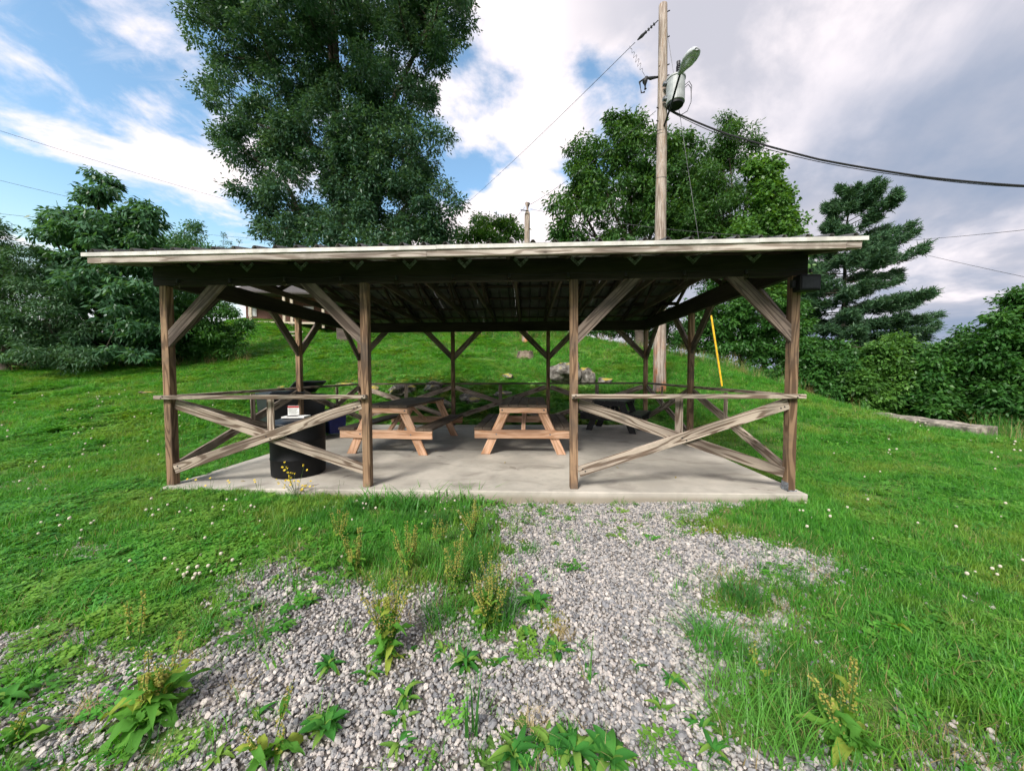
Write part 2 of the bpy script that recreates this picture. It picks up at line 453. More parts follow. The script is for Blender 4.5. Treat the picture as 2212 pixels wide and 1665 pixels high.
def tube_np(pts, rad, n=6, closed_ends=True):
    pts = [np.asarray(p, float) for p in pts]
    if not hasattr(rad, '__len__'): rad = [rad] * len(pts)
    v, f = [], []
    up = np.array([0.0, 0.0, 1.0])
    for i, p in enumerate(pts):
        t = pts[min(i + 1, len(pts) - 1)] - pts[max(i - 1, 0)]
        t = t / (np.linalg.norm(t) + 1e-9)
        a = np.cross(t, up)
        if np.linalg.norm(a) < .05: a = np.cross(t, np.array([1.0, 0, 0]))
        a /= np.linalg.norm(a); b = np.cross(t, a)
        for k in range(n):
            q = 2 * math.pi * k / n
            v.append(p + rad[i] * (math.cos(q) * a + math.sin(q) * b))
    for i in range(len(pts) - 1):
        for k in range(n):
            f.append((i * n + k, i * n + (k + 1) % n, (i + 1) * n + (k + 1) % n, (i + 1) * n + k))
    if closed_ends:
        f.append(tuple(range(n))); f.append(tuple(range(len(pts) * n - 1, (len(pts) - 1) * n - 1, -1)))
    return v, f
class MB:
    def __init__(s): s.v = []; s.f = []
    def add(s, v, f):
        o = len(s.v); s.v += [tuple(x) for x in v]; s.f += [tuple(o + i for i in q) for q in f]; return s
    def tube(s, pts, rad, n=6): return s.add(*tube_np(pts, rad, n))
    def box(s, lo, hi):
        x0, y0, z0 = lo; x1, y1, z1 = hi
        v = [(x0, y0, z0), (x1, y0, z0), (x1, y1, z0), (x0, y1, z0), (x0, y0, z1), (x1, y0, z1), (x1, y1, z1), (x0, y1, z1)]
        return s.add(v, [(0, 3, 2, 1), (4, 5, 6, 7), (0, 1, 5, 4), (1, 2, 6, 5), (2, 3, 7, 6), (3, 0, 4, 7)])
    def lathe(s, prof, n=24, c=(0, 0, 0)):
        v, f = [], []
        for r, z in prof:
            for k in range(n):
                a = 2 * math.pi * k / n; v.append((c[0] + r * math.cos(a), c[1] + r * math.sin(a), c[2] + z))
        for i in range(len(prof) - 1):
            for k in range(n):
                f.append((i * n + k, i * n + (k + 1) % n, (i + 1) * n + (k + 1) % n, (i + 1) * n + k))
        f.append(tuple(range(n - 1, -1, -1))); f.append(tuple(range((len(prof) - 1) * n, len(prof) * n)))
        return s.add(v, f)
    def build(s, name, mat, parent=None, loc=None, smooth=False):
        return link(name, new_mesh(name, s.v, s.f, mat, smooth), parent, loc)
def bevel(o, w=.01, seg=2):
    md = o.modifiers.new('bevel', 'BEVEL'); md.width = w; md.segments = seg; md.limit_method = 'ANGLE'
    return o

# ------------------------------------------------------------------ terrain
SX0, SX1, SY0, SY1 = -.040, 7.43, -.135, 5.02           # concrete slab footprint
ctl = []
def cp(u, v, d): ctl.append(tuple(at(u, v, d)))
def cw(x, y, z): ctl.append((x, y, z))
for x in (-6, -2.5, .5, 3.5, 6.5, 9.5, 13): cw(x, -4.0, -.11); cw(x, -7.5, -.12)
for x in (-6, -3, -.6): cw(x, -1.2, -.06)
for x in (3.7, 5.5, 7.6): cw(x, -.6, -.105)
cw(1.5, -.5, -.06); cw(-.4, -.4, -.02); cw(.6, -.35, -.045)
for x in (2.0, 4.0, 6.5): cw(x, -2.0, -.11)
cw(10, -1.5, -.12); cw(13, -.8, -.14)
cw(-.4, .6, -.02); cw(-.4, 3, .0); cw(-.5, 5.1, .05); cw(1.5, 5.4, .03); cw(3.5, 5.4, .03); cw(5.5, 5.4, .0); cw(7.7, 5.2, .02)
cw(7.8, .4, -.09); cw(7.8, 2.5, -.04); cw(9.5, 1.2, -.06)
for q in ((0, 1000, 5.3), (0, 905, 8.3), (0, 800, 13.5), (200, 795, 14), (400, 790, 14.5), (330, 850, 9.6), (470, 880, 9.0), (560, 748, 20),
          (560, 693, 38), (700, 722, 24), (980, 716, 23), (1130, 742, 18.5), (1210, 714, 23), (1135, 778, 14.5), (1225, 834, 11.6),
          (700, 832, 11.6), (850, 830, 11.0), (1000, 832, 11.0), (900, 876, 10.0), (1100, 876, 10.0), (1420, 855, 10.6), (1330, 745, 19),
          (1500, 777, 15.5), (1600, 800, 13.8), (1740, 850, 11.2), (1870, 892, 9.3), (2110, 940, 8.0), (2250, 958, 7.4), (2500, 1000, 7.0)): cp(*q)
for (u, v, d) in ((1330, 745, 19), (1500, 777, 15.5), (1740, 850, 11.2), (1870, 892, 9.3), (2110, 940, 8.0), (2500, 1000, 7.0)):
    a = at(u, v, d); b = at(u, v, d + 1); h = (b - a)[:2]
    dr = np.array([.75, .65]) if u > 1600 else np.array([.45, .9])
    for s, dz in ((4.5, -1.5), (13, -4.2)): cw(a[0] + dr[0] * s, a[1] + dr[1] * s, a[2] + dz)
cw(-14, 4, .9); cw(-14, -4, 0); cw(-20, 14, 1.3); cw(-9, 24, 3.2)
for k in range(14):
    a = 2 * math.pi * k / 14
    x, y = 4 + 62 * math.cos(a), 4 + 62 * math.sin(a)
    cw(x, y, 6.0 if (y > 40 and -12 < x < 20) else (-6 if x > 15 else (0.3 if y > -20 else -.5)))
CT = np.array(ctl)
def _U(r2): return np.where(r2 > 1e-12, r2 * np.log(np.maximum(r2, 1e-12)), 0) * .5
def _tps_fit():
    n = len(CT); d = CT[:, None, :2] - CT[None, :, :2]
    K = _U((d ** 2).sum(-1)) + np.eye(n) * 1.2
    Pm = np.c_[np.ones(n), CT[:, :2]]
    A = np.block([[K, Pm], [Pm.T, np.zeros((3, 3))]])
    return np.linalg.solve(A, np.r_[CT[:, 2], np.zeros(3)])
TW = _tps_fit()
def vnoise(x, y, s, seed=0):
    """cheap smooth value noise"""
    r = np.random.default_rng(seed); T = r.random((64, 64))
    a, b = x * s, y * s
    i, j = np.floor(a).astype(int), np.floor(b).astype(int)
    fx, fy = a - i, b - j
    fx = fx * fx * (3 - 2 * fx); fy = fy * fy * (3 - 2 * fy)
    g = lambda p, q: T[p % 64, q % 64]
    return (g(i, j) * (1 - fx) + g(i + 1, j) * fx) * (1 - fy) + (g(i, j + 1) * (1 - fx) + g(i + 1, j + 1) * fx) * fy
def terrain(x, y):
    x = np.asarray(x, float); y = np.asarray(y, float)
    sh = x.shape; x = x.ravel(); y = y.ravel()
    rx, ry = x - 4, y - 4; r = np.hypot(rx, ry); k = np.minimum(1, 62 / np.maximum(r, 1e-6))
    ex, ey = 4 + rx * k, 4 + ry * k
    z = np.zeros_like(x)
    for s in range(0, len(x), 20000):
        e = slice(s, s + 20000)
        d2 = (ex[e, None] - CT[None, :, 0]) ** 2 + (ey[e, None] - CT[None, :, 1]) ** 2
        z[e] = _U(d2) @ TW[:len(CT)] + TW[-3] + TW[-2] * ex[e] + TW[-1] * ey[e]
    fo = np.clip((r - 10) / 30, 0, 1)
    z += (vnoise(x, y, 1.3, 3) - .5) * .035 + (vnoise(x, y, 4.1, 4) - .5) * .015 + fo * (vnoise(x, y, .15, 5) - .5) * .8
    ins = (x > SX0 - .0) & (x < SX1 + .0) & (y > SY0 - .0) & (y < SY1 + .0)
    z = np.where(ins, np.minimum(z, -.14), z)
    near = (~ins) & (x > SX0 - .5) & (x < SX1 + .5) & (y > SY0 - .5) & (y < SY1 + .5)
    z = np.where(near, np.minimum(z, -.015), z)
    return z.reshape(sh)
def tz(x, y): return float(terrain(np.array([x]), np.array([y]))[0])
def gnd(u, v):
    """point of the ground seen at (u, v)"""
    ds = np.concatenate([np.linspace(.8, 12, 400), np.linspace(12, 60, 500)])
    d = RC @ np.array([(u - 1106) / CF, 1.0, (832.5 - v) / CF])
    pts = CAMP[None] + ds[:, None] * d[None]
    h = terrain(pts[:, 0], pts[:, 1]) - pts[:, 2]
    i = np.argmax(h > 0)
    return pts[i] if h[i] > 0 else pts[-1]
def pip(x, y, poly):
    ins = np.zeros(x.shape, bool); n = len(poly); j = n - 1
    for i in range(n):
        xi, yi = poly[i]; xj, yj = poly[j]
        c = ((yi > y) != (yj > y)) & (x < (xj - xi) * (y - yi) / (yj - yi + 1e-12) + xi)
        ins ^= c; j = i
    return ins
def flat(u, v, z=-.1):
    d = RC @ np.array([(u - 1106) / CF, 1.0, (832.5 - v) / CF])
    t = (z - CZ) / d[2]
    p = CAMP + t * d
    return (p[0], p[1])
def polyw(pts): return [flat(u, v) for u, v in pts]
GRAVEL = [polyw(q) for q in (
    # main sweep
    [(1062, 1075), (1610, 1085), (1560, 1108), (1490, 1128), (1500, 1150), (1640, 1160), (1700, 1182), (1800, 1225), (1790, 1250), (1690, 1240),
     (1640, 1262), (1560, 1270), (1555, 1300), (1690, 1290), (1715, 1330), (1650, 1365), (1640, 1400), (1590, 1430), (1560, 1480), (1530, 1520),
     (1590, 1570), (1700, 1640), (1900, 1700), (2050, 1800), (1500, 2200), (600, 2200), (-300, 2000), (-500, 1500), (-250, 1390),
     (0, 1372), (150, 1400), (260, 1385), (350, 1345), (430, 1300), (480, 1262), (560, 1222), (640, 1205), (720, 1215), (790, 1250), (880, 1262),
     (960, 1250), (1060, 1240), (1100, 1190), (1100, 1140), (1072, 1110)],
    [(165, 1183), (260, 1186), (250, 1215), (190, 1215)],
    [(1980, 1640), (2080, 1600), (2200, 1640), (2260, 1760), (2000, 1760)],
)]
ISLES = [polyw(q) for q in (        # weedy islands inside the gravel
    [(905, 1290), (1000, 1262), (1130, 1275), (1140, 1330), (1060, 1372), (930, 1345)],
    [(1120, 1170), (1175, 1165), (1180, 1195), (1130, 1205)],
    [(0, 1440), (170, 1428), (230, 1480), (120, 1515), (0, 1500)],
    [(430, 1385), (555, 1362), (600, 1398), (480, 1425)],
    [(-40, 1565), (120, 1545), (200, 1590), (60, 1660), (-60, 1650)],
    [(1100, 1605), (1300, 1575), (1390, 1665), (1100, 1720)],
    [(1490, 1335), (1570, 1350), (1590, 1435), (1520, 1425)],
    [(1550, 1280), (1635, 1272), (1655, 1318), (1575, 1328)],
    [(1525, 1100), (1680, 1098), (1640, 1140), (1540, 1150)],
    [(620, 1255), (720, 1250), (700, 1275), (640, 1280)],
    [(1000, 1430), (1080, 1425), (1070, 1460), (1010, 1460)],
    [(1180, 1340), (1245, 1345), (1240, 1375), (1190, 1372)],
    [(230, 1540), (430, 1530), (470, 1590), (330, 1620), (240, 1590)],
    [(250, 1350), (360, 1290), (450, 1330), (470, 1390), (380, 1430), (270, 1420)],
)]
def gravel_mask(x, y):
    wx = (vnoise(x, y, 3.1, 11) - .5) * .34 + (vnoise(x, y, 9.0, 12) - .5) * .16
    wy = (vnoise(x, y, 3.1, 13) - .5) * .34 + (vnoise(x, y, 9.0, 14) - .5) * .16
    m_ = np.zeros(x.shape, bool)
    for q in GRAVEL: m_ |= pip(x + wx, y + wy, q)
    for q in ISLES: m_ &= ~pip(x + wx, y + wy, q)
    return m_

def axis(lo, hi, fine_lo, fine_hi, st, far):
    a = list(np.arange(fine_lo, fine_hi + 1e-6, st))
    d, x = st, fine_hi
    while x < far: d *= 1.16; x += d; a.append(x)
    d, x = st, fine_lo
    while x > -far: d *= 1.16; x -= d; a.insert(0, x)
    return np.array(a)
gx = axis(0, 0, -7, 16, .13, 700); gy = axis(0, 0, -5, 14, .13, 700)
GX, GY = np.meshgrid(gx, gy)
GZ = terrain(GX, GY)
nx, ny = len(gx), len(gy)
idx = np.arange(nx * ny).reshape(ny, nx)
F = np.stack([idx[:-1, :-1], idx[:-1, 1:], idx[1:, 1:], idx[1:, :-1]], -1).reshape(-1, 4)
gm = fast_mesh('ground', np.c_[GX.ravel(), GY.ravel(), GZ.ravel()], F, 'ground', smooth=True)
att = gm.attributes.new('gravel', 'FLOAT', 'POINT')
att.data.foreach_set('value', gravel_mask(GX, GY).ravel().astype(np.float32))
tag(link('ground', gm), kind='structure')

# ------------------------------------------------------------------ scatter (geometry nodes) for what nobody could count
def make_scatter_tree(coll, gname):
    t = bpy.data.node_groups.new(gname, 'GeometryNodeTree')
    t.interface.new_socket('Geometry', in_out='INPUT', socket_type='NodeSocketGeometry')
    t.interface.new_socket('Geometry', in_out='OUTPUT', socket_type='NodeSocketGeometry')
    N = t.nodes; L = t.links
    gi = N.new('NodeGroupInput'); go = N.new('NodeGroupOutput')
    ci = N.new('GeometryNodeCollectionInfo'); ci.inputs['Collection'].default_value = coll
    ci.inputs['Separate Children'].default_value = True; ci.inputs['Reset Children'].default_value = True
    iop = N.new('GeometryNodeInstanceOnPoints'); iop.inputs['Pick Instance'].default_value = True
    def na(nm, ty):
        q = N.new('GeometryNodeInputNamedAttribute'); q.data_type = ty; q.inputs['Name'].default_value = nm
        return q.outputs['Attribute']
    L.new(gi.outputs[0], iop.inputs['Points']); L.new(ci.outputs[0], iop.inputs['Instance'])
    L.new(na('idx', 'INT'), iop.inputs['Instance Index'])
    e2r = N.new('FunctionNodeEulerToRotation'); L.new(na('rot', 'FLOAT_VECTOR'), e2r.inputs[0])
    L.new(e2r.outputs[0], iop.inputs['Rotation']); L.new(na('scl', 'FLOAT_VECTOR'), iop.inputs['Scale'])
    L.new(iop.outputs[0], go.inputs[0])
    return t
def scatter(name, pts, rot, scl, idx_, meshes, label, cat):
    coll = bpy.data.collections.new(name + '_sources')
    for i, me in enumerate(meshes):
        o = bpy.data.objects.new('%s_piece_%02d' % (name, i), me); coll.objects.link(o)
    me = bpy.data.meshes.new(name)
    n = len(pts)
    me.vertices.add(n); me.vertices.foreach_set('co', np.asarray(pts, np.float32).ravel())
    a = me.attributes.new('rot', 'FLOAT_VECTOR', 'POINT'); a.data.foreach_set('vector', np.asarray(rot, np.float32).ravel())
    if scl.ndim == 1: scl = np.repeat(scl[:, None], 3, 1)
    a = me.attributes.new('scl', 'FLOAT_VECTOR', 'POINT'); a.data.foreach_set('vector', np.asarray(scl, np.float32).ravel())
    a = me.attributes.new('idx', 'INT', 'POINT'); a.data.foreach_set('value', np.asarray(idx_, np.int32))
    o = link(name, me)
    md = o.modifiers.new('scatter', 'NODES'); md.node_group = make_scatter_tree(coll, name + '_nodes')
    return tag(o, label, cat, kind='stuff')

def blade_set(n, h, w, spread, lean, r, mat, name, seg=3):
    v, f = [], []
    for _ in range(n):
        a = r.uniform(0, 2 * math.pi); rr = spread * math.sqrt(r.random())
        bx, by = rr * math.cos(a), rr * math.sin(a)
        hh = h * r.uniform(.55, 1.2); ln = lean * r.uniform(.3, 1.5) * hh; d = r.uniform(0, 2 * math.pi)
        dx, dy = math.cos(d), math.sin(d); ww = w * r.uniform(.7, 1.3)
        o = len(v)
        for s in range(seg + 1):
            t = s / seg
            cxp = bx + dx * ln * t * t; cyp = by + dy * ln * t * t; z = hh * (t - .22 * t * t * min(1.5, ln / hh))
            q = ww * (1 - t * .9) * .5
            if s < seg: v += [(cxp - dy * q, cyp + dx * q, z), (cxp + dy * q, cyp - dx * q, z)]
            else: v.append((cxp, cyp, z))
        for s in range(seg - 1): f.append((o + 2 * s, o + 2 * s + 1, o + 2 * s + 3, o + 2 * s + 2))
        f.append((o + 2 * seg - 2, o + 2 * seg - 1, o + 2 * seg))
    return new_mesh(name, v, f, mat)
def clover_set(n, h, s, spread, r, mat, name):
    v, f = [], []
    for _ in range(n):
        a = r.uniform(0, 2 * math.pi); rr = spread * math.sqrt(r.random())
        c = np.array([rr * math.cos(a), rr * math.sin(a), h * r.uniform(.4, 1.1)])
        for k in range(3):
            q = a + k * 2.094 + r.uniform(-.2, .2); ss = s * r.uniform(.8, 1.2)
            d = np.array([math.cos(q), math.sin(q), r.uniform(-.25, .35)]); p = np.array([-math.sin(q), math.cos(q), 0])
            o = len(v)
            v += [tuple(c), tuple(c + d * ss * .55 + p * ss * .42), tuple(c + d * ss), tuple(c + d * ss * .55 - p * ss * .42)]
            f.append((o, o + 3, o + 2, o + 1))
    return new_mesh(name, v, f, mat)

def sample_area(dens_fn, x0, x1, y0, y1, n):
    x = rng.uniform(x0, x1, n); y = rng.uniform(y0, y1, n)
    k = rng.random(n) < dens_fn(x, y)
    return x[k], y[k]
def in_view(x, y, z, margin=420):
    q = (np.c_[x, y, z] - CAMP) @ RC
    d = np.maximum(q[:, 1], 1e-3)
    u = 1106 + CF * q[:, 0] / d; v = 832.5 - CF * q[:, 2] / d
    return (q[:, 1] > .5) & (u > -margin) & (u < 2212 + margin) & (v < 1665 + 350), q[:, 1]
def not_slab(x, y, g=.02): return ~((x > SX0 - g) & (x < SX1 + g) & (y > SY0 - g) & (y < SY1 + g))

# gravel stones
def stone_mesh(seed, mat='stone'):
    r = np.random.default_rng(seed)
    import bmesh
    bm = bmesh.new(); bmesh.ops.create_icosphere(bm, subdivisions=1, radius=.5)
    ax = np.array([1.0, r.uniform(.62, .9), r.uniform(.42, .68)])
    cuts = [(lambda n: n / np.linalg.norm(n))(r.normal(size=3)) for _ in range(6)]; lim = r.uniform(.28, .42, 6)
    for vv in bm.verts:
        p = np.array(vv.co) * r.uniform(.92, 1.08)
        for c_, l_ in zip(cuts, lim):
            e = p @ c_
            if e > l_: p = p - c_ * (e - l_)
        vv.co = tuple(p * ax)
    me = bpy.data.meshes.new('stone'); bm.to_mesh(me); bm.free(); me.materials.append(MAT[mat])
    return me
stones = [stone_mesh(100 + i) for i in range(12)]
def gdens(x, y):
    g = gravel_mask(x, y)
    near = np.zeros(x.shape)
    for i in range(3): near += gravel_mask(x + rng.normal(0, .12, x.shape), y + rng.normal(0, .12, x.shape)) / 3
    thin = np.clip(1.25 - 1.1 * np.clip((vnoise(x, y, 1.1, 71) * .6 + vnoise(x, y, 3.7, 72) * .4 - .5) * 3, 0, 1), .3, 1)
    return np.where(g, thin, .01 + .3 * near) * not_slab(x, y)
x, y = sample_area(gdens, -2.5, 10.5, -3.9, .1, 460000)
z = terrain(x, y)
ok, dd = in_view(x, y, z, 400)
x, y, z, dd = x[ok], y[ok], z[ok], dd[ok]
s = np.clip(rng.lognormal(math.log(.0185), .36, len(x)), .008, .046)
big = rng.random(len(x)) < .003
s = np.where(big, s * rng.uniform(1.5, 2.2, len(x)), s)
z = z + rng.uniform(-.004, .012, len(x)) + s * .1
rot = np.c_[rng.normal(0, .5, len(x)), rng.normal(0, .5, len(x)), rng.uniform(0, 6.28, len(x))]
scatter('gravel', np.c_[x, y, z], rot, s, rng.integers(0, 12, len(x)), stones, 'crushed grey and beige gravel covering the ground before the pavilion', 'gravel')

# lawn
def soft_gravel(x, y, k=6, r=.16):
    a = np.zeros(x.shape)
    for i in range(k): a += gravel_mask(x + rng.normal(0, r, x.shape), y + rng.normal(0, r, x.shape))
    return a / k
def lawn_dens(x, y):
    g = soft_gravel(x, y)
    bare = np.clip((vnoise(x, y, .8, 81) * .55 + vnoise(x, y, 2.3, 82) * .45 - .66) * 9, 0, .85)
    return np.clip((1 - g) ** 1.5, 0, 1) * (1 - bare) * not_slab(x, y)
def lawn_patch(x, y): return vnoise(x, y, .9, 31) * .6 + vnoise(x, y, 2.7, 32) * .4
R_ = random.Random(3)
gr_mesh = [blade_set(16, .075, .0048, .045, .6, R_, 'grass', 'grass_tuft') for _ in range(5)]
gr_mesh += [blade_set(12, .060, .0065, .05, .9, R_, 'grass2', 'grass_tuft') for _ in range(3)]
gr_mesh += [clover_set(14, .045, .020, .06, R_, 'clover', 'clover_tuft') for _ in range(4)]
gr_mesh += [blade_set(8, .075, .0035, .05, .8, R_, 'dry', 'dry_tuft') for _ in range(2)]
def lawn(name, x0, x1, y0, y1, n, dmin, dmax, sc_, label, hscale=1.0):
    x, y = sample_area(lawn_dens, x0, x1, y0, y1, n)
    z = terrain(x, y)
    ok, d = in_view(x, y, z)
    ok &= (d > dmin) & (d <= dmax)
    x, y, z = x[ok], y[ok], z[ok]
    m_ = len(x)
    pch = lawn_patch(x, y)
    u = rng.random(m_)
    cl = np.clip((pch - .40) * 2.6, .03, .75) * np.where(x < 3.0, 1.0, .35)
    edge = soft_gravel(x, y, 4, .22)
    dry_p = .05 + .10 * (vnoise(x, y, 1.9, 33) > .62) + .28 * ((edge > .1) & (edge < .95))
    i = np.where(u < cl * (1 - .6 * (edge > .1)), rng.integers(8, 12, m_), np.where(rng.random(m_) < dry_p, rng.integers(12, 14, m_), rng.integers(0, 8, m_)))
    s = sc_ * rng.uniform(.65, 1.35, m_) * (.75 + .55 * vnoise(x, y, 1.7, 34))
    S = np.c_[s, s, s * hscale]
    rot = np.c_[rng.normal(0, .12, m_), rng.normal(0, .12, m_), rng.uniform(0, 6.28, m_)]
    scatter(name, np.c_[x, y, z - .006], rot, S, i, gr_mesh, label, 'grass')
lawn('lawn_grass', -9, 16, -4, 5, 260000, .6, 6.2, 1.0, 'short green grass and clover of the near lawn')
lawn('lawn_grass_middle', -16, 22, -4, 13, 220000, 6.2, 14, 1.55, 'green grass of the lawn sloping up beside the pavilion')
lawn('lawn_grass_far', -26, 24, 5, 44, 170000, 14, 46, 2.6, 'green grass on the far hillside', .8)
x = rng.uniform(-9, 16, 9000); y = rng.uniform(6, 22, 9000)
kp = rng.random(9000) < np.clip((vnoise(x, y, .55, 91) * .6 + vnoise(x, y, 1.9, 92) * .4 - .46) * 4, .02, .8)
x, y = x[kp], y[kp]; k = len(x)
scatter('rough_grass', np.c_[x, y, terrain(x, y)], np.c_[rng.normal(0, .12, k), rng.normal(0, .12, k), rng.uniform(0, 6.28, k)], rng.uniform(1.4, 3.0, k),
        rng.choice([0, 2, 5, 6, 12, 13, 12, 13, 8], k), gr_mesh, 'rough paler grass in patches on the slope behind the pavilion', 'grass')

x = rng.uniform(-1.5, 9, 9000); y = rng.uniform(-3.6, -.2, 9000)
kp = gravel_mask(x, y) & (rng.random(9000) < np.clip((vnoise(x, y, 1.4, 61) * .6 + vnoise(x, y, 4.5, 62) * .4 - .47) * 2.6 * np.where(x < 4.6, 1.3, .6), .018, .8)) & not_slab(x, y)
x, y = x[kp], y[kp]; k = len(x)
scatter('stray_weeds', np.c_[x, y, terrain(x, y)], np.c_[rng.normal(0, .15, k), rng.normal(0, .15, k), rng.uniform(0, 6.28, k)], rng.uniform(.45, 1.05, k),
        rng.choice([0, 1, 5, 6, 7, 8, 9, 12, 13], k), gr_mesh, 'sparse sprouts of grass and clover coming up through the gravel', 'weeds')

# ------------------------------------------------------------------ concrete slab
mb = MB(); mb.box((SX0, SY0, -.3), (SX1, SY1, 0))
slab = mb.build('concrete_slab', 'slab'); bevel(slab, .012, 2); tag(slab, kind='structure')

# ------------------------------------------------------------------ pavilion
BW = 2.44; PS = .089; HB = 2.404; HT = 2.64; RAIL = 1.073
pav = empty('picnic_pavilion', (0, 0, 0), 'open weathered wooden picnic pavilion with metal roof on concrete slab', 'pavilion')
posts = [(i * BW, 0) for i in range(4)] + [(i * BW, 2 * BW) for i in range(4)] + [(0, BW), (3 * BW, BW)]
for k, (px, py) in enumerate(posts):
    board('post', (px + random.uniform(-.008, .008), py, .004), (px, py, HB - .002), PS, PS, 'post', pav, (0, 1, 0))
mb = MB(); mb.box((3 * BW - .053, -.053, .003), (3 * BW - .046, .05, .10)); mb.box((3 * BW - .053, -.053, .001), (3 * BW + .05, -.046, .012))
mb.build('post_base', 'galv', pav)
# beams
BT = .085
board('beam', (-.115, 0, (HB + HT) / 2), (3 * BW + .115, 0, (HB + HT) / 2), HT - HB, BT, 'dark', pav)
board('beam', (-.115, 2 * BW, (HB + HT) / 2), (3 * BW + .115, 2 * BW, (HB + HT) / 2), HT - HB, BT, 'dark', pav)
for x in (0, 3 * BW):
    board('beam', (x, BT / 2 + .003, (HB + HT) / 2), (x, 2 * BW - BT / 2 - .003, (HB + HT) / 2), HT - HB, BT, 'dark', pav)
# knee braces
KB = .63
def knee(px, py, dx, dy, off=0.0):
    zb = HB - .60
    ox, oy = (abs(dy) * off, abs(dx) * off)
    a = Vector((px + dx * (PS / 2 + .03) + ox, py + dy * (PS / 2 + .03) + oy, zb))
    b = Vector((px + dx * KB + ox, py + dy * KB + oy, HB - .035))
    e = (b - a).normalized()
    x = e; L = (b - a).length
    # ends cut to butt on the post and under the beam
    w, t = .135, .04
    n = Vector((0, 0, 1)); n = (n - x * n.dot(x)).normalized()
    side = Vector((abs(dy), abs(dx), 0))
    def corner(base, s, k):
        p = base + n * (w / 2 * s)
        return p
    v = []
    face = Vector((dx, dy, 0))
    for sgn in (-1, 1):
        # lower end on the post's face plane
        p = a + n * (w / 2 * sgn)
        pl = (Vector((px, py, 0)) + face * (PS / 2 + .001)).dot(face)
        p = p - x * ((p.dot(face) - pl) / x.dot(face))
        q = b + n * (w / 2 * sgn)
        q = q - x * ((q.z - (HB - .001)) / x.z)
        v.append((p, q))
    vv = []
    for sd_ in (-t / 2, t / 2):
        for (p, q) in v: vv += [p + side * sd_, q + side * sd_]
    c = sum(vv, Vector()) / 8
    fy = n; fz = x.cross(n)
    mw = Matrix(((x[0], fy[0], fz[0], c[0]), (x[1], fy[1], fz[1], c[1]), (x[2], fy[2], fz[2], c[2]), (0, 0, 0, 1)))
    inv = mw.inverted()
    vl = [inv @ q for q in vv]
    f = [(0, 1, 3, 2), (4, 6, 7, 5), (0, 4, 5, 1), (2, 3, 7, 6), (0, 2, 6, 4), (1, 5, 7, 3)]
    me = new_mesh('knee_brace', vl, f, 'brace'); 
    o = bpy.data.objects.new('knee_brace', me); col.objects.link(o); o.parent = pav; o.matrix_local = mw
knee(0, 0, 1, 0, -.022); knee(BW, 0, -1, 0, -.022); knee(2 * BW, 0, 1, 0, -.022); knee(3 * BW, 0, -1, 0, -.022)
for i in (1, 2): knee(i * BW, 2 * BW, 1, 0); knee(i * BW, 2 * BW, -1, 0)
knee(0, 2 * BW, 1, 0, .02); knee(3 * BW, 2 * BW, -1, 0, .02)
for x, o in ((0, -.022), (3 * BW, .022)):
    knee(x, 0, 0, 1, o); knee(x, BW, 0, 1); knee(x, BW, 0, -1); knee(x, 2 * BW, 0, -1, o)
# rails, crosses and stub posts
RD = .062
def bay(x0, y0, x1, y1, out, rail=True):
    """bay between two posts, out = outward unit vector"""
    a = Vector((x0, y0, 0)); b = Vector((x1, y1, 0)); d = (b - a).normalized(); o = Vector(out)
    g = PS / 2
    for s in (0, 1):
        z0, z1 = (.20, .985) if s == 0 else (.985, .20)
        off = o * (.024 if s == 0 else -.018)
        p = a + d * (g + .012) + off; q = b - d * (g + .012) + off
        p.z, q.z = z0, z1
        board('cross_brace', p, q, .118, .038, 'grey', pav)
    mid = (a + b) / 2
    mt = mid + o * (-.018 + .0)
    board('stub_post', (mid.x - o.x * .046, mid.y - o.y * .046, .60 + .03), (mid.x - o.x * .046, mid.y - o.y * .046, RAIL - .03), .089, .014 + .0, 'grey', pav, tuple(d))
    return a, b
bay(0, 0, BW, 0, (0, -1, 0)); bay(2 * BW, 0, 3 * BW, 0, (0, -1, 0))
mb = MB(); mb.lathe([(.009, 0), (.008, .004), (.003, .006)], 8); mb.v = [(vx, -vz, vy) for vx, vy, vz in mb.v]
boltme = new_mesh('bolt', mb.v, mb.f, 'iron')
for (bx_, bz_) in ((.10, .235), (.13, .21), (BW - .10, .955), (BW - .14, .94), (BW / 2, .60), (BW / 2 + .05, .575)):
    for x_ in (0, 2 * BW): link('bolt', boltme, pav, (x_ + bx_, -.0435, bz_))
for x_ in (0, BW, 2 * BW, 3 * BW):
    for z_ in (RAIL - .008, RAIL + .012): link('bolt', boltme, pav, (x_ + (.012 if z_ > RAIL else -.01), -PS / 2 - RD - .001, z_))
for i in range(3): bay(i * BW, 2 * BW, (i + 1) * BW, 2 * BW, (0, 1, 0))
for j in range(2):
    bay(0, j * BW, 0, (j + 1) * BW, (-1, 0, 0)); bay(3 * BW, j * BW, 3 * BW, (j + 1) * BW, (1, 0, 0))
ry = -PS / 2 - RD / 2 - .001
board('rail', (-.10, ry, RAIL), (BW + .028, ry, RAIL + .004), .048, RD, 'grey', pav)
board('rail', (2 * BW - .03, ry, RAIL + .004), (3 * BW + .085, ry, RAIL), .048, RD, 'grey', pav)
by = 2 * BW + PS / 2 + RD / 2 + .001
board('rail', (-.05, by, RAIL), (1.5 * BW - .3, by, RAIL), .042, RD, 'brace', pav)
board('rail', (1.5 * BW - .297, by, RAIL), (3 * BW + .05, by, RAIL), .042, RD, 'brace', pav)
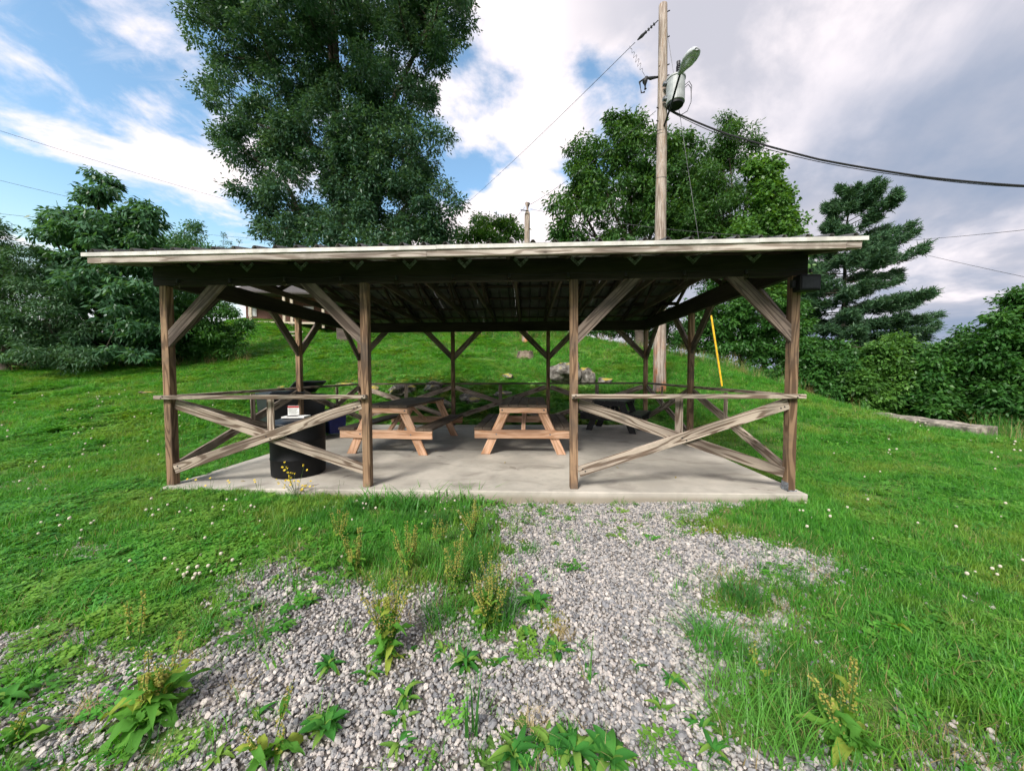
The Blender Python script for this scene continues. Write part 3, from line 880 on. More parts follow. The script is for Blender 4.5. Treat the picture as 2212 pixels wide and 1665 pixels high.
for x, sgn in ((0, -1), (3 * BW, 1)):
    rx = x + sgn * (PS / 2 + RD / 2 + .001)
    board('rail', (rx, ry + RD / 2 + .002, RAIL - .003), (rx, BW + .02, RAIL - .003), .042, RD, 'grey', pav)
    board('rail', (rx, BW + .022, RAIL - .003), (rx, by - RD / 2 - .002, RAIL - .003), .042, RD, 'grey', pav)
# roof
SL = .235; OV = .60
x_l = at(175, 540, CY * -1 - OV)[0]
el = flat(175, 540, 2.585); er = flat(1877, 508, 2.585)
RX0, RX1 = float(el[0]), float(er[0])
RX0, RX1 = -.255, 3 * BW + .225
TX = [.225 + .6525 * i for i in range(-1, 12)]
TX = [x for x in TX if RX0 + .05 < x < RX1 - .05]
RIDGE_Y = BW
def ztop(y, base): return base + SL * (RIDGE_Y - abs(y - RIDGE_Y))
cs = 1 / math.sqrt(1 + SL * SL)
for x in TX:
    tr = bpy.data.objects.new('truss', None); col.objects.link(tr); tr.parent = pav; tr.location = (x, 0, 0)
    ch = .089; t = .038
    zc = HT + ch / 2 / cs + .002            # centre line of the top chord over the beam
    ye = -OV + .05
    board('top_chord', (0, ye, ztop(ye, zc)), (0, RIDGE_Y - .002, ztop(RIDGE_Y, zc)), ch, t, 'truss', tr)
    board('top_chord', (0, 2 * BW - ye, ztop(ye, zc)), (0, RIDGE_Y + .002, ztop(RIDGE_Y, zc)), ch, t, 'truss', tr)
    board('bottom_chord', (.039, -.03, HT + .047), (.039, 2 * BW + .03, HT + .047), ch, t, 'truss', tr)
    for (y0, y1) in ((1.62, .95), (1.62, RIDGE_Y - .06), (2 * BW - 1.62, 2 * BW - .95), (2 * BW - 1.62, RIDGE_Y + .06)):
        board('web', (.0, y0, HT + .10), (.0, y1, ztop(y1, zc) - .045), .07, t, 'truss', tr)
# purlins along the slopes
PURL = [0.02, .56, 1.12, 1.68, 2.24, 2.84]
zp = HT + .089 / cs + .012
for side in (0, 1):
    for q in PURL:
        y = -OV + .06 + q * cs * 1.0
        if y > RIDGE_Y - .05: y = RIDGE_Y - .06
        yy = y if side == 0 else 2 * BW - y
        s = SL if side == 0 else -SL
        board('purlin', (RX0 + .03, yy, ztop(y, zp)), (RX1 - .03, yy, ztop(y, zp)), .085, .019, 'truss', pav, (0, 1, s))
# ribbed metal panels
zm = zp + .013
def panel(x0, x1, side):
    prof = []
    pitch = .2286; x = x0
    n = max(1, round((x1 - x0) / pitch))
    pitch = (x1 - x0) / n
    for k in range(n):
        b = x0 + k * pitch
        prof += [(b, 0), (b + pitch * .36, 0), (b + pitch * .45, .030), (b + pitch * .55, .030), (b + pitch * .64, 0)]
    prof.append((x1, 0))
    v, f = [], []
    ys = (-OV - .002, RIDGE_Y)
    for y in ys:
        for (px, pz) in prof:
            yy = y if side == 0 else 2 * BW - y
            v.append((px, yy, ztop(y, zm) + pz))
    k = len(prof)
    for i in range(k - 1): f.append((i, i + 1, k + i + 1, k + i))
    o = link('roof_panel', new_mesh('roof_panel', v, f, 'roofmetal_shaded'), pav)
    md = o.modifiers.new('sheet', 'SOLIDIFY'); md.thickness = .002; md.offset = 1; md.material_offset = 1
    o.data.materials.append(MAT['roofmetal_lit'])
npan = 9; pw = (RX1 - RX0) / npan
for i in range(npan):
    for side in (0, 1): panel(RX0 + i * pw + .001, RX0 + (i + 1) * pw - .001, side)
mb = MB()
zr = ztop(RIDGE_Y, zm) + .024
for s in (-1, 1):
    mb.add([(RX0, RIDGE_Y, zr), (RX1, RIDGE_Y, zr), (RX1, RIDGE_Y + s * .16, zr - .16 * SL), (RX0, RIDGE_Y + s * .16, zr - .16 * SL)], [(0, 1, 2, 3)])
mb.build('ridge_cap', 'roofmetal_shaded', pav)
# fascia boards and drip edge at both eaves
ze = ztop(-OV, zm)
for side in (0, 1):
    yf = -OV + .0195 if side == 0 else 2 * BW + OV - .0195
    yd = -OV - .001 if side == 0 else 2 * BW + OV + .001
    cuts = [RX0 + .05, RX0 + .20, 3.35, RX1 - .19, RX1 - .05]
    for i in range(4):
        dz = random.uniform(-.006, .006)
        board('fascia_board', (cuts[i] + .001, yf, ze - .066 + dz), (cuts[i + 1] - .001, yf, ze - .066 + dz), .089, .036, 'fascia', pav)
    dcut = [RX0, RX0 + .82, 3.45, 6.55, RX1]
    for i in range(4):
        dzd = random.uniform(-.004, .004)
        mb = MB(); a, b = dcut[i] + (.0015 if i else 0), dcut[i + 1] - .0015
        mb.box((a, min(yd, yd - .012 * (1 - 2 * side)), ze - .044 + dzd), (b, max(yd, yd - .012 * (1 - 2 * side)), ze - .006 + dzd))
        mb.build('drip_edge', 'whitemetal', pav)
# rake boards
for x in (RX0 + .02, RX1 - .02):
    for sgn in (0, 1):
        y0 = -OV + .05
        a = (x, y0 if not sgn else 2 * BW - y0, ztop(y0, zp) - .055); b = (x, RIDGE_Y, ztop(RIDGE_Y, zp) - .055)
        board('rake_board', a, b, .089, .03, 'fascia', pav)
# V-shaped rafter brackets on the front beam
for u in (423, 539, 655, 773, 888.6, 1008, 1128, 1249, 1371.7, 1496, 1623):
    k = np.interp(u, [352, 785, 1241, 1715], [0, BW, 2 * BW, 3 * BW])
    mb = MB()
    for s in (-1, 1):
        c = np.array([k, -BT / 2 - .004, 2.545]); d = np.array([s * .707, 0, .707]); n = np.array([-s * .707, 0, .707])
        pts = [c - n * .0 - d * .0, c + d * .125, c + d * .125 + n * .036, c + n * .036]
        v = [p + np.array([0, q, 0]) for q in (-.0025 - .0012 * (s > 0), .0025) for p in pts]
        mb.add(v, [(0, 1, 2, 3), (7, 6, 5, 4), (0, 4, 5, 1), (1, 5, 6, 2), (2, 6, 7, 3), (3, 7, 4, 0)])
    br = mb.build('rafter_bracket', 'galv', pav)
    mb = MB()
    for s in (-1, 1):
        for q in (.045, .08):
            mb.lathe([(.006, 0), (.004, .003)], 6, (0, 0, 0))
            n0 = len(mb.v) - 12
            for i in range(n0, len(mb.v)):
                vx, vy, vz = mb.v[i]
                mb.v[i] = (k + s * .707 * q - s * .0159 + vx, -BT / 2 - .0078 - vz, 2.545 + .707 * q + .0159 + vy)
    mb.build('nail', 'iron', br)

# ------------------------------------------------------------------ picnic tables
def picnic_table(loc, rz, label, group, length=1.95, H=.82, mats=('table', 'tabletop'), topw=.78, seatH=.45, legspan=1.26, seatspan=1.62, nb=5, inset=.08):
    """long axis along local +Y, near end at local y = 0"""
    t = empty('picnic_table', loc, label, 'picnic table', rz, group)
    fr, tp = mats
    bw = (topw - .008 * (nb - 1)) / nb
    th = .038
    for i in range(nb):
        x = -topw / 2 + bw / 2 + i * (bw + .008)
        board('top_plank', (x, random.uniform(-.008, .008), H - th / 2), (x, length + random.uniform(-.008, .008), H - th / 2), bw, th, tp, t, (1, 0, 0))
    for s in (-1, 1):
        for k in range(2):
            x = s * (seatspan / 2 - .07 - k * .148)
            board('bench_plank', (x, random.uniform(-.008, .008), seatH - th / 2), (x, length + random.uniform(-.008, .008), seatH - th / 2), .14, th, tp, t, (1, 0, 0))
    for e, y in ((0, inset), (1, length - inset)):
        sg = 1 if e == 0 else -1
        o = y - sg * .0395
        board('cleat', (-topw / 2 + .005, o, H - th - .046), (topw / 2 - .005, o, H - th - .046), .089, .038, fr, t)
        cb = board('seat_beam', (-seatspan / 2 + .01, o, seatH - th - .071), (seatspan / 2 - .01, o, seatH - th - .071), .14, .038, fr, t)
        for s in (-1, 1):
            a = Vector((s * legspan / 2, y, .0)); b = Vector((s * (topw / 2 - .12), y, H - th - .001))
            d = (b - a).normalized(); w = .135; t_ = .038
            hx = w / abs(d.z) / 2
            v = []
            for yy in (-t_ / 2, t_ / 2):
                v += [(a.x - hx, y + yy, .002), (a.x + hx, y + yy, .002), (b.x + hx, y + yy, b.z), (b.x - hx, y + yy, b.z)]
            c = Vector((0, y, H / 2))
            # local frame along the leg so the grain follows it
            X = d; Y = Vector((d.z, 0, -d.x)); Z = X.cross(Y); cc = (a + b) / 2
            mw = Matrix(((X[0], Y[0], Z[0], cc[0]), (X[1], Y[1], Z[1], cc[1]), (X[2], Y[2], Z[2], cc[2]), (0, 0, 0, 1))); inv = mw.inverted()
            me = new_mesh('leg', [inv @ Vector(q) for q in v], [(0, 1, 2, 3), (7, 6, 5, 4), (0, 4, 5, 1), (1, 5, 6, 2), (2, 6, 7, 3), (3, 7, 4, 0)], fr)
            lg = bpy.data.objects.new('leg', me); col.objects.link(lg); lg.parent = t; lg.matrix_local = mw
            if fr == 'table':
                for zz, xx in ((H - th - .046, s * (topw / 2 - .05)), (seatH - th - .071, s * (legspan / 2 - .19))):
                    mb = MB(); mb.lathe([(.013, 0), (.011, .006), (.004, .008)], 8)
                    q = o - sg * .0192
                    mb.v = [(xx + vx, q - sg * vz, zz + vy) for vx, vy, vz in mb.v]
                    mb.build('bolt', 'galv', t)
        # diagonal brace to the middle of the top
        board('diagonal_brace', (0.0, y + sg * .03, seatH - th - .06), (0.0, length / 2 - sg * .05, H - th - .05), .07, .038, fr, t, (1, 0, 0))
    board('centre_cleat', (-topw / 2 + .03, length / 2, H - th - .02), (topw / 2 - .03, length / 2, H - th - .02), .038, .04, fr, t, (0, 0, 1))
    return t
p = flat(1130, 982, 0)
picnic_table((p[0], p[1] - .05, .002), math.radians(-1.0), 'picnic table with fresh orange legs nearest the middle of the slab', 'picnic tables under the roof')
p = flat(834, 982, 0)
picnic_table((p[0], p[1] - .05, .002), math.radians(-4.5), 'picnic table with orange legs beside the black barrel, left of the other', 'picnic tables under the roof')
p = flat(1318, 931, 0)
picnic_table((p[0] - .12, p[1] - .28, .002), math.radians(-30), 'small black picnic table in the back right corner of the slab', 'picnic tables under the roof', 1.05, .72, ('blacktable', 'blacktable'), .72, .44, 1.0, 1.40, 5, .18)

# ------------------------------------------------------------------ barrel, card box, carts
bp = at(646, 1000, 4.78); bx, by_ = bp[0], bp[1]
br = empty('trash_barrel', (bx, by_, .001), 'black plastic drum used as a trash barrel behind the front rail', 'barrel')
mb = MB(); mb.lathe([(.300, 0), (.318, .012), (.322, .05), (.326, .22), (.331, .228), (.331, .242), (.326, .25), (.328, .46), (.333, .468), (.333, .482), (.328, .49), (.327, .66), (.325, .69)], 40)
mb.build('drum', 'black', br, smooth=True)
mb = MB(); mb.lathe([(.335, .676), (.338, .684), (.338, .70), (.330, .712), (.25, .735), (.14, .752), (.10, .755), (.02, .756)], 40)
mb.build('lid', 'cartlid', br, smooth=True)
bc = empty('card_box', (bx - .03, by_ - .03, .7605), 'small white card box with red printed lid standing open on the barrel', 'box', math.radians(8))
mb = MB(); mb.box((-.12, -.09, 0), (.17, .09, .022)); bevel(mb.build('tray', 'paper', bc), .002, 1)
mb = MB(); mb.box((-.10, .04, .0225), (.045, .046, .155)); mb.build('lid', 'paper', bc)
mb = MB(); mb.box((-.0985, .0375, .128), (.0435, .0395, .152)); mb.build('red_band', 'red', bc)
for k in range(5):
    mb = MB(); mb.box((-.09, .0378, .112 - k * .016), (.033 - .012 * (k % 3), .0394, .117 - k * .016)); mb.build('print_line', 'ink', bc)
mb = MB(); mb.box((-.06, -.07, .0225), (.06, .02, .030)); mb.build('insert', 'iron', bc)

def cart(loc, rz, label, lid_ang, body='cart', h=.98, w=.56, d=.62):
    t = empty('wheeled_bin', loc, label, 'bin', rz)
    mb = MB(); b, k = .80, 1.0
    v = []
    for z, s in ((.06, .78), (.5, .9), (h - .06, 1.0), (h - .06, 1.05), (h, 1.05)):
        v += [(-w / 2 * s, -d / 2 * s, z), (w / 2 * s, -d / 2 * s, z), (w / 2 * s, d / 2 * s, z), (-w / 2 * s, d / 2 * s, z)]
    f = [(3, 2, 1, 0), (16, 17, 18, 19)]
    for i in range(4):
        for j in range(4): f.append((i * 4 + j, i * 4 + (j + 1) % 4, i * 4 + 4 + (j + 1) % 4, i * 4 + 4 + j))
    mb.add(v, f); bevel(mb.build('body', body, t), .02, 2)
    L = d * 1.1
    mb = MB()
    # lid hinged at the back, panel with raised middle
    def P(x, y, z): 
        c, s = math.cos(lid_ang), math.sin(lid_ang)
        return (x, d / 2 * 1.05 - (y * c - z * s), h + .004 + y * s + z * c)
    W2 = w / 2 * 1.08
    o = []
    for (x0, x1, y0, y1, z0, z1) in ((-W2, W2, 0, L, 0, .035), (-W2 * .82, W2 * .82, L * .1, L * .9, .036, .06)):
        q = [P(x0, y0, z0), P(x1, y0, z0), P(x1, y1, z0), P(x0, y1, z0), P(x0, y0, z1), P(x1, y0, z1), P(x1, y1, z1), P(x0, y1, z1)]
        mb.add(q, [(0, 1, 2, 3), (7, 6, 5, 4), (0, 4, 5, 1), (1, 5, 6, 2), (2, 6, 7, 3), (3, 7, 4, 0)])
    bevel(mb.build('lid', 'cartlid', t), .012, 2)
    mb = MB(); mb.tube([(-w / 2, d / 2 * 1.1 + .05, h - .06), (w / 2, d / 2 * 1.1 + .05, h - .06)], .014, 8); mb.build('handle', 'cartlid', t)
    for s in (-1, 1):
        mb = MB(); mb.lathe([(.02, -.025), (.115, -.025), (.12, -.015), (.12, .015), (.115, .025), (.02, .025)], 20)
        mb.v = [(s * (w / 2 * .84 + .03) + vz, d / 2 * .8 + .02 + vx, .12 + vy) for vx, vy, vz in mb.v]
        mb.build('wheel', 'cart', t)
    return t
q = at(612, 900, 6.7); cart((q[0] - .06, q[1], tz(q[0], q[1])), math.radians(58), 'black wheeled bin with flat closed lid outside the left rail', .03)
q = at(672, 900, 7.5); cart((q[0] - .10, q[1], tz(q[0], q[1])), math.radians(52), 'black wheeled bin with its ribbed lid propped up, behind the other', .38)
q = at(726, 925, 7.7); cart((q[0] - .02, q[1], .001), math.radians(48), 'low blue plastic bin with dark lid behind the barrel', .04, 'blue', .50, .40, .40)

# ------------------------------------------------------------------ string lights and floodlight
sl = empty('string_lights', (0, -.06, HB), 'black cord of small clear bulbs along the front beam', 'string lights')
bu = [390.5, 503.6, 621.6, 740.3, 860.4, 982.8, 1103.7, 1227.6, 1352, 1476.8, 1607, 1739]
bxs = [float(np.interp(u, [352, 785, 1241, 1715, 1760], [0, BW, 2 * BW, 3 * BW, 3 * BW + .23])) for u in bu]
pts = [(-.08, 0, .075)]
for i, x in enumerate(bxs):
    if i: pts += [((bxs[i - 1] * .67 + x * .33), 0, .058 - .01 * (i % 2)), ((bxs[i - 1] * .33 + x * .67), 0, .058 - .01 * (i % 2))]
    pts.append((x, 0, .072))
mb = MB(); mb.tube(pts, .0045, 5); mb.build('cord', 'wire', sl)
m = MT('bulb_glass'); g = m.node('ShaderNodeBsdfGlass'); g.inputs['Roughness'].default_value = .02; g.inputs['IOR'].default_value = 1.3; g.inputs['Color'].default_value = (.9, .85, .75, 1)
tr_ = m.node('ShaderNodeBsdfTransparent'); mx = m.node('ShaderNodeMixShader'); mx.inputs[0].default_value = .45
m.l.new(tr_.outputs[0], mx.inputs[1]); m.l.new(g.outputs[0], mx.inputs[2]); m.l.new(mx.outputs[0], m.out.inputs[0]); MAT['bulbglass'] = m.m
mb = MB(); mb.lathe([(.006, -.105), (.020, -.098), (.028, -.08), (.028, -.066), (.018, -.045), (.013, -.036)], 12); bulbme = new_mesh('bulb', mb.v, mb.f, 'bulbglass', True)
mb = MB(); mb.lathe([(.014, -.042), (.015, -.034), (.015, -.006), (.008, .0)], 10); sockme = new_mesh('socket', mb.v, mb.f, 'wire')
for x in bxs:
    b = link('bulb', bulbme, sl, (x, -.006, .066)); link('socket', sockme, b)

fl = empty('floodlight', (3 * BW - .02, -.12, 2.215), 'black box floodlight fixed high on the right front corner post', 'floodlight')
mb = MB(); mb.box((-.055, -.07, -.005), (.165, .045, .165)); bevel(mb.build('housing', 'black', fl), .014, 3)
mb = MB(); mb.box((-.035, -.0745, .018), (.145, -.0705, .142)); mb.build('front_glass', 'glassdark' if 'glassdark' in MAT else 'iron', fl)
mb = MB(); mb.box((-.09, -.01, .04), (-.0555, .03, .12)); mb.build('bracket', 'iron', fl)

# ------------------------------------------------------------------ utility poles, transformer, lamp, wires
def pole_thing(base, top, r0, r1, label, nseg=14):
    base = np.array(base); top = np.array(top)
    t = empty('utility_pole', base, label, 'utility pole', group='utility poles')
    pts, rad = [], []
    for i in range(nseg + 1):
        k = i / nseg; w = math.sin(k * 7 + base[0]) * .012
        pts.append((top - base) * k + np.array([w, 0, 0])); rad.append(r0 + (r1 - r0) * k)
    pts.append((top - base) + np.array([0, 0, .03])); rad.append(r1 * .75)
    mb = MB(); mb.tube(pts, rad, 16); mb.build('shaft', 'pole', t, smooth=True)
    return t
PD = 10.9
ptop = at(1432, 12, PD); pb = at(1424, 853, PD); pb[2] = tz(pb[0], pb[1]) - .3
pole1 = pole_thing(pb, ptop, .195, .125, 'tall weathered utility pole with transformer behind the pavilion')
axis_ = (ptop - pb)
def on_pole(v): 
    h = at(1430, v, PD)[2]; k = (h - pb[2]) / axis_[2]
    return pb + axis_ * k
for v, side in ((30, 1), (85, 1), (148, -.6), (168, 1), (145, 1), (237, -1), (265, -1), (295, 1)):
    q = on_pole(v) - pb
    mb = MB(); mb.tube([q + np.array([side * .10, -.05, 0]), q + np.array([side * .19, -.07, .02])], .016, 6); mb.build('step_bolt', 'iron', pole1)
for v in (283, 290, 385):
    q = on_pole(v) - pb; ring = []
    rr = .145 if v < 300 else .16
    for k in range(17): ring.append(q + np.array([rr * math.cos(k * math.pi / 8), rr * math.sin(k * math.pi / 8), .05 * math.sin(k * math.pi / 8)]))
    mb = MB(); mb.tube(ring, .008, 5); mb.build('wire_band', 'wiregrey', pole1)
# insulator string at the dead end and the fuse cutout
ins = empty('dead_end_insulator', on_pole(44) + np.array([-.14, 0, 0]), 'dark insulator string dead-ending the top wire at the pole', 'insulator')
iv = (at(1372, 92, PD + .35) - on_pole(44) + np.array([.14, 0, 0])); L = np.linalg.norm(iv); iv = iv / L
mb = MB(); mb.tube([iv * 0, iv * L * .55], .014, 6)
for k in range(4): mb.tube([iv * (.12 + k * .09), iv * (.15 + k * .09)], .045, 10)
mb.build('discs', 'iron', ins)
mb = MB(); mb.tube([iv * L * .5, iv * L * .72, iv * L * .9], [.03, .05, .018], 8); mb.build('clamp', 'iron', ins)
fc = empty('fuse_cutout', on_pole(170) + np.array([-.13, 0, 0]), 'dark fuse cutout on a short arm left of the pole', 'fuse cutout')
mb = MB(); mb.tube([(0, 0, .05), (-.25, -.05, -.02), (-.36, -.05, .0)], [.03, .05, .025], 8); mb.build('arm', 'iron', fc)
mb = MB(); mb.tube([(-.36, -.05, .02), (-.42, -.05, -.12), (-.40, -.05, -.34)], [.05, .075, .04], 8); mb.build('insulator', 'iron', fc)
mb = MB(); mb.tube([(-.36, -.05, .02), (-.58, -.05, -.12), (-.52, -.05, -.45), (-.42, -.05, -.42)], [.025, .03, .022, .025], 6); mb.build('fuse_tube', 'iron', fc)
# coil lead between line and cutout
a = at(1360, 100, PD + .4); b = on_pole(172) + np.array([-.5, -.05, 0]); pts = []
for k in range(120):
    t_ = k / 119; c_ = a + (b - a) * t_; th = t_ * 2 * math.pi * 8; r_ = .07 * math.sin(math.pi * min(1, t_ * 1.2)) * (.5 + t_)
    pts.append(c_ + np.array([.5 * r_ * math.cos(th), r_ * math.sin(th), r_ * math.cos(th)]))
mb = MB(); mb.tube(pts, .006, 4); tag(mb.build('coiled_lead', 'wiregrey'), 'thin coiled wire lead hanging between top wire and fuse cutout', 'wire')
# transformer
tt = at(1459, 196, PD - .3); 
tf = empty('transformer', tt, 'grey cylindrical transformer can hung on the utility pole', 'transformer')
mb = MB(); mb.lathe([(.24, -.40), (.262, -.385), (.262, .28), (.282, .285), (.282, .325), (.26, .34), (.12, .40), (.03, .41)], 28); mb.build('tank', 'transformer', tf, smooth=False)
mb = MB(); mb.lathe([(.225, -.46), (.235, -.402)], 28); mb.build('bottom_rim', 'iron', tf)
mb = MB(); mb.tube([(.06, -.05, .44), (.06, -.05, .72)], .04, 8)
for k in range(4): mb.tube([(.06, -.05, .48 + k * .055), (.06, -.05, .50 + k * .055)], .065, 10)
mb.tube([(.06, -.05, .70), (.06, -.05, .80)], [.055, .06], 8); mb.build('bushing', 'iron', tf)
for z in (.22, -.22):
    mb = MB(); mb.box((-.36, -.05, z - .04), (-.255, .08, z + .04)); mb.build('hanger', 'galv', tf)
for k, (dy, dz) in enumerate(((0, .0), (.06, -.05))):
    mb = MB(); mb.tube([(.27, -.05 + dy, .12 + dz), (.38, -.05 + dy, .22 + dz), (.46, -.05 + dy, .08), (.47, 0, -.35), (.36, 0, -.62), (.18, 0, -.72)], .010, 6); mb.build('lead', 'wire', tf)
# street lamp
la = on_pole(279) + np.array([.02, -.15, 0]); lb = at(1470, 158, PD - 1.6)
lp = empty('street_lamp', la, 'cobra-head street lamp on a slanting arm bolted to the pole', 'street lamp')
d_ = lb - la
mb = MB(); mb.tube([(0, 0, 0), d_ * .45 + np.array([0, 0, -.05]), d_ * .85, d_], [.030, .030, .028, .026], 8); mb.build('arm', 'iron', lp)
hd = at(1497, 118, PD - 2.15) - la; ax_ = hd - d_; Ln = np.linalg.norm(ax_); ax_ = ax_ / Ln
sd_ = np.cross(ax_, [0, 0, 1]); sd_ /= np.linalg.norm(sd_); nn = np.cross(sd_, ax_)
def head(prof, scale_n_up, scale_n_dn, part, mat, shift=0):
    v, f = [], []; n = 18
    for (t_, r_) in prof:
        for k in range(n):
            a_ = 2 * math.pi * k / n; c_, s_ = math.cos(a_), math.sin(a_)
            v.append(d_ + ax_ * t_ + sd_ * (r_ * c_) + nn * (r_ * s_ * (scale_n_up if s_ > 0 else scale_n_dn) + shift))
    for i in range(len(prof) - 1):
        for k in range(n): f.append((i * n + k, i * n + (k + 1) % n, (i + 1) * n + (k + 1) % n, (i + 1) * n + k))
    f.append(tuple(range(n))); f.append(tuple(range(len(prof) * n - 1, len(prof) * n - n - 1, -1)))
    return link(part, new_mesh(part, v, f, mat, True), lp)
head([(-.06, .04), (.02, .075), (.12, .10), (.26, .16), (.42, .185), (.56, .175), (.66, .13), (.70, .05)], .75, .42, 'housing', 'lamp')
head([(.24, .06), (.29, .10), (.40, .118), (.50, .108), (.57, .06)], .1, .85, 'lens', 'lens', -.035)
# second pole
b2 = at(1134, 742, 18.5); b2[2] = tz(b2[0], b2[1]) - .2
t2 = at(1140, 440, 18.5)
pole2 = pole_thing(b2, t2, .16, .14, 'shorter bare utility pole far up the hillside')
mb = MB(); mb.tube([(-.2, 0, (t2 - b2)[2] - .45), (.2, 0, (t2 - b2)[2] - .5)], .025, 6); mb.build('hook', 'iron', pole2)

def wire(name, pts, r, label, mat='wire', sag=0.0, cat='wire', group='overhead wires'):
    P_ = [np.array(at(*q)) if len(q) == 3 else np.array(q[0]) for q in pts]
    out = []
    for i in range(len(P_) - 1):
        for k in range(14):
            t_ = k / 14; q = P_[i] + (P_[i + 1] - P_[i]) * t_; q = q + np.array([0, 0, -sag * 4 * t_ * (1 - t_)]); out.append(q)
    out.append(P_[-1])
    mb = MB(); mb.tube(out, r, 5)
    return tag(mb.build(name, mat), label, cat, group)
wire('overhead_wire', [(1372, 92, PD + .35), (1008, 440, 24), (880, 556, 30)], .009, 'thin wire running from the pole top down behind the tall tree', 'wiregrey', .1)
wire('overhead_wire', [(1417, 240, PD), (1146, 442, 18.5)], .009, 'thin wire from below the transformer to the shorter pole', 'wiregrey', .15)
wire('overhead_wire', [(1134, 448, 18.5), (1060, 530, 24)], .009, 'thin wire descending left from the shorter pole', 'wiregrey', 0)
wire('overhead_wire', [(1146, 452, 18.5), (1416, 492, 15), (1680, 512, 13)], .009, 'thin wire from the shorter pole crossing before the green trees', 'wiregrey', .05)
wire('overhead_cable', [(1446, 238, PD - .1), (1570, 290, 10.4), (1770, 345, 9.7), (2000, 383, 9.0), (2230, 403, 8.4), (2700, 410, 7.4)], .026, 'thick black service cable sagging from the pole to the right', 'wire', .02, 'cable')
wire('overhead_wire', [(1446, 240, PD - .15), (1560, 293, 10.4), (1765, 349, 9.7), (2000, 386, 9.0), (2230, 405, 8.4), (2700, 413, 7.4)], .010, 'thin wire twisted along the thick service cable', 'wire', .035)
wire('overhead_wire', [(1830, 524, 34), (2212, 497, 16), (2700, 465, 12)], .012, 'upper of two dark wires rising right beyond the pine', 'wire', .15)
wire('overhead_wire', [(1830, 508, 34), (2212, 598, 20), (2700, 700, 15)], .012, 'lower of two dark wires, descending right beyond the pine', 'wire', .1)
wire('overhead_wire', [(-400, 165, 17), (0, 283, 20), (500, 435, 30), (760, 512, 36)], .011, 'topmost thin wire crossing the blue sky at the left', 'wiregrey', .05)
wire('overhead_wire', [(-400, 310, 19), (0, 390, 22), (330, 466, 28)], .011, 'second thin wire at left ending behind the left tree top', 'wiregrey', .05)
wire('overhead_wire', [(-400, 405, 19), (0, 462, 22), (540, 515, 34), (800, 545, 40)], .011, 'third thin wire at left passing low behind the roof edge', 'wiregrey', .05)
wire('overhead_wire', [(-400, 480, 19), (0, 517, 22), (200, 536, 27)], .011, 'lowest thin wire at the left edge, above the hedge', 'wiregrey', .05)
gw = empty('guy_wire', gnd(1561, 842), 'slanting pole guy wire with bright yellow plastic guard', 'guy wire')
g0 = np.array(gw.location); g1 = on_pole(72) + np.array([.12, -.05, 0]); dg = g1 - g0
mb = MB(); mb.tube([(0, 0, -.2), tuple(dg)], .007, 5); mb.build('strand', 'wiregrey', gw)
kk = (at(1533, 680, 10.5)[2] - g0[2]) / dg[2]
mb = MB(); mb.tube([tuple(dg * .01), tuple(dg * (kk * .96)), tuple(dg * kk)], [.027, .027, .022], 10); mb.build('guard', 'yellow', gw)

# ------------------------------------------------------------------ rocks, stump, wall, boards, house
def rock(loc, size, seed, label, rz=0.0, sub=3, name='boulder', group=None):
    import bmesh
    r = np.random.default_rng(seed)
    bm = bmesh.new(); bmesh.ops.create_icosphere(bm, subdivisions=sub, radius=.5)
    cuts = [(lambda n: n / np.linalg.norm(n))(r.normal(size=3) * np.array([1, 1, .8])) for _ in range(14)]; lim = r.uniform(.24, .44, 14)
    ph = r.uniform(0, 9, (6, 3)); fr = r.normal(0, 5, (6, 3))
    for vv in bm.verts:
        p = np.array(vv.co)
        for c_, l_ in zip(cuts, lim):
            e = p @ c_
            if e > l_: p = p - c_ * (e - l_) * .92
        p = p * (1 + .035 * sum(math.sin(fr[k] @ p * 2 + ph[k, 0]) for k in range(6)))
        vv.co = tuple(p * np.array(size) * 1.25)
    me = bpy.data.meshes.new(name); bm.to_mesh(me); bm.free(); me.materials.append(MAT['rock'])
    o = link(name, me, None, (loc[0], loc[1], loc[2] + size[2] * .28)); o.rotation_euler = (0, 0, rz)
    return tag(o, label, 'rock', group)
q = gnd(1218, 826); rock(q, (1.35, .8, .95), 3, 'large grey boulder with yellow moss on the slope behind the tables', .2, 4)
q = gnd(1266, 830); rock(q, (.55, .5, .62), 5, 'smaller white-flecked rock leaning on the large mossy boulder', .6)
q = gnd(1306, 826); rock(q, (.45, .35, .25), 6, 'low round stone right of the boulder', .1)
for (u, v, sx, sy, sz, sd_, lb_) in ((870, 852, 1.3, .7, .5, 11, 'long flat rock of the ledge behind the left table'), (935, 846, .9, .6, .5, 12, 'square dark rock of the ledge left of the back post'),
        (1010, 868, .8, .5, .4, 13, 'rock of the ledge just right of the back post'), (1085, 858, .7, .5, .3, 14, 'pale rock in the bank left of the boulder'), (800, 848, .9, .6, .35, 15, 'leftmost rock of the ledge near the bins'),
        (1100, 816, .8, .5, .25, 16, 'low stone capped with yellow moss left of the boulder'), (1150, 884, .5, .4, .25, 17, 'small rock low in the bank behind the middle table'), (745, 832, .8, .5, .16, 18, 'flat pale stone in the grass behind the bins'),
        (330, 850, .6, .4, .12, 19, 'pale flat stone in the lawn left of the corner post'), (607, 838, .45, .3, .10, 20, 'small pale stone in grass left of the bins'), (440, 899, .3, .2, .08, 21, 'small stone in the lawn just inside the corner post'), (960, 880, .7, .5, .35, 22, 'mossy rock low in the bank behind the left table')):
    q = gnd(u, v); rock(q, (sx * .85, sy * .85, sz * .75), sd_, lb_, sd_ * .7)
q = gnd(1135, 774)
st = empty('tree_stump', q, 'low weathered tree stump on the slope behind the pavilion', 'stump')
v, f = [], []; n = 22
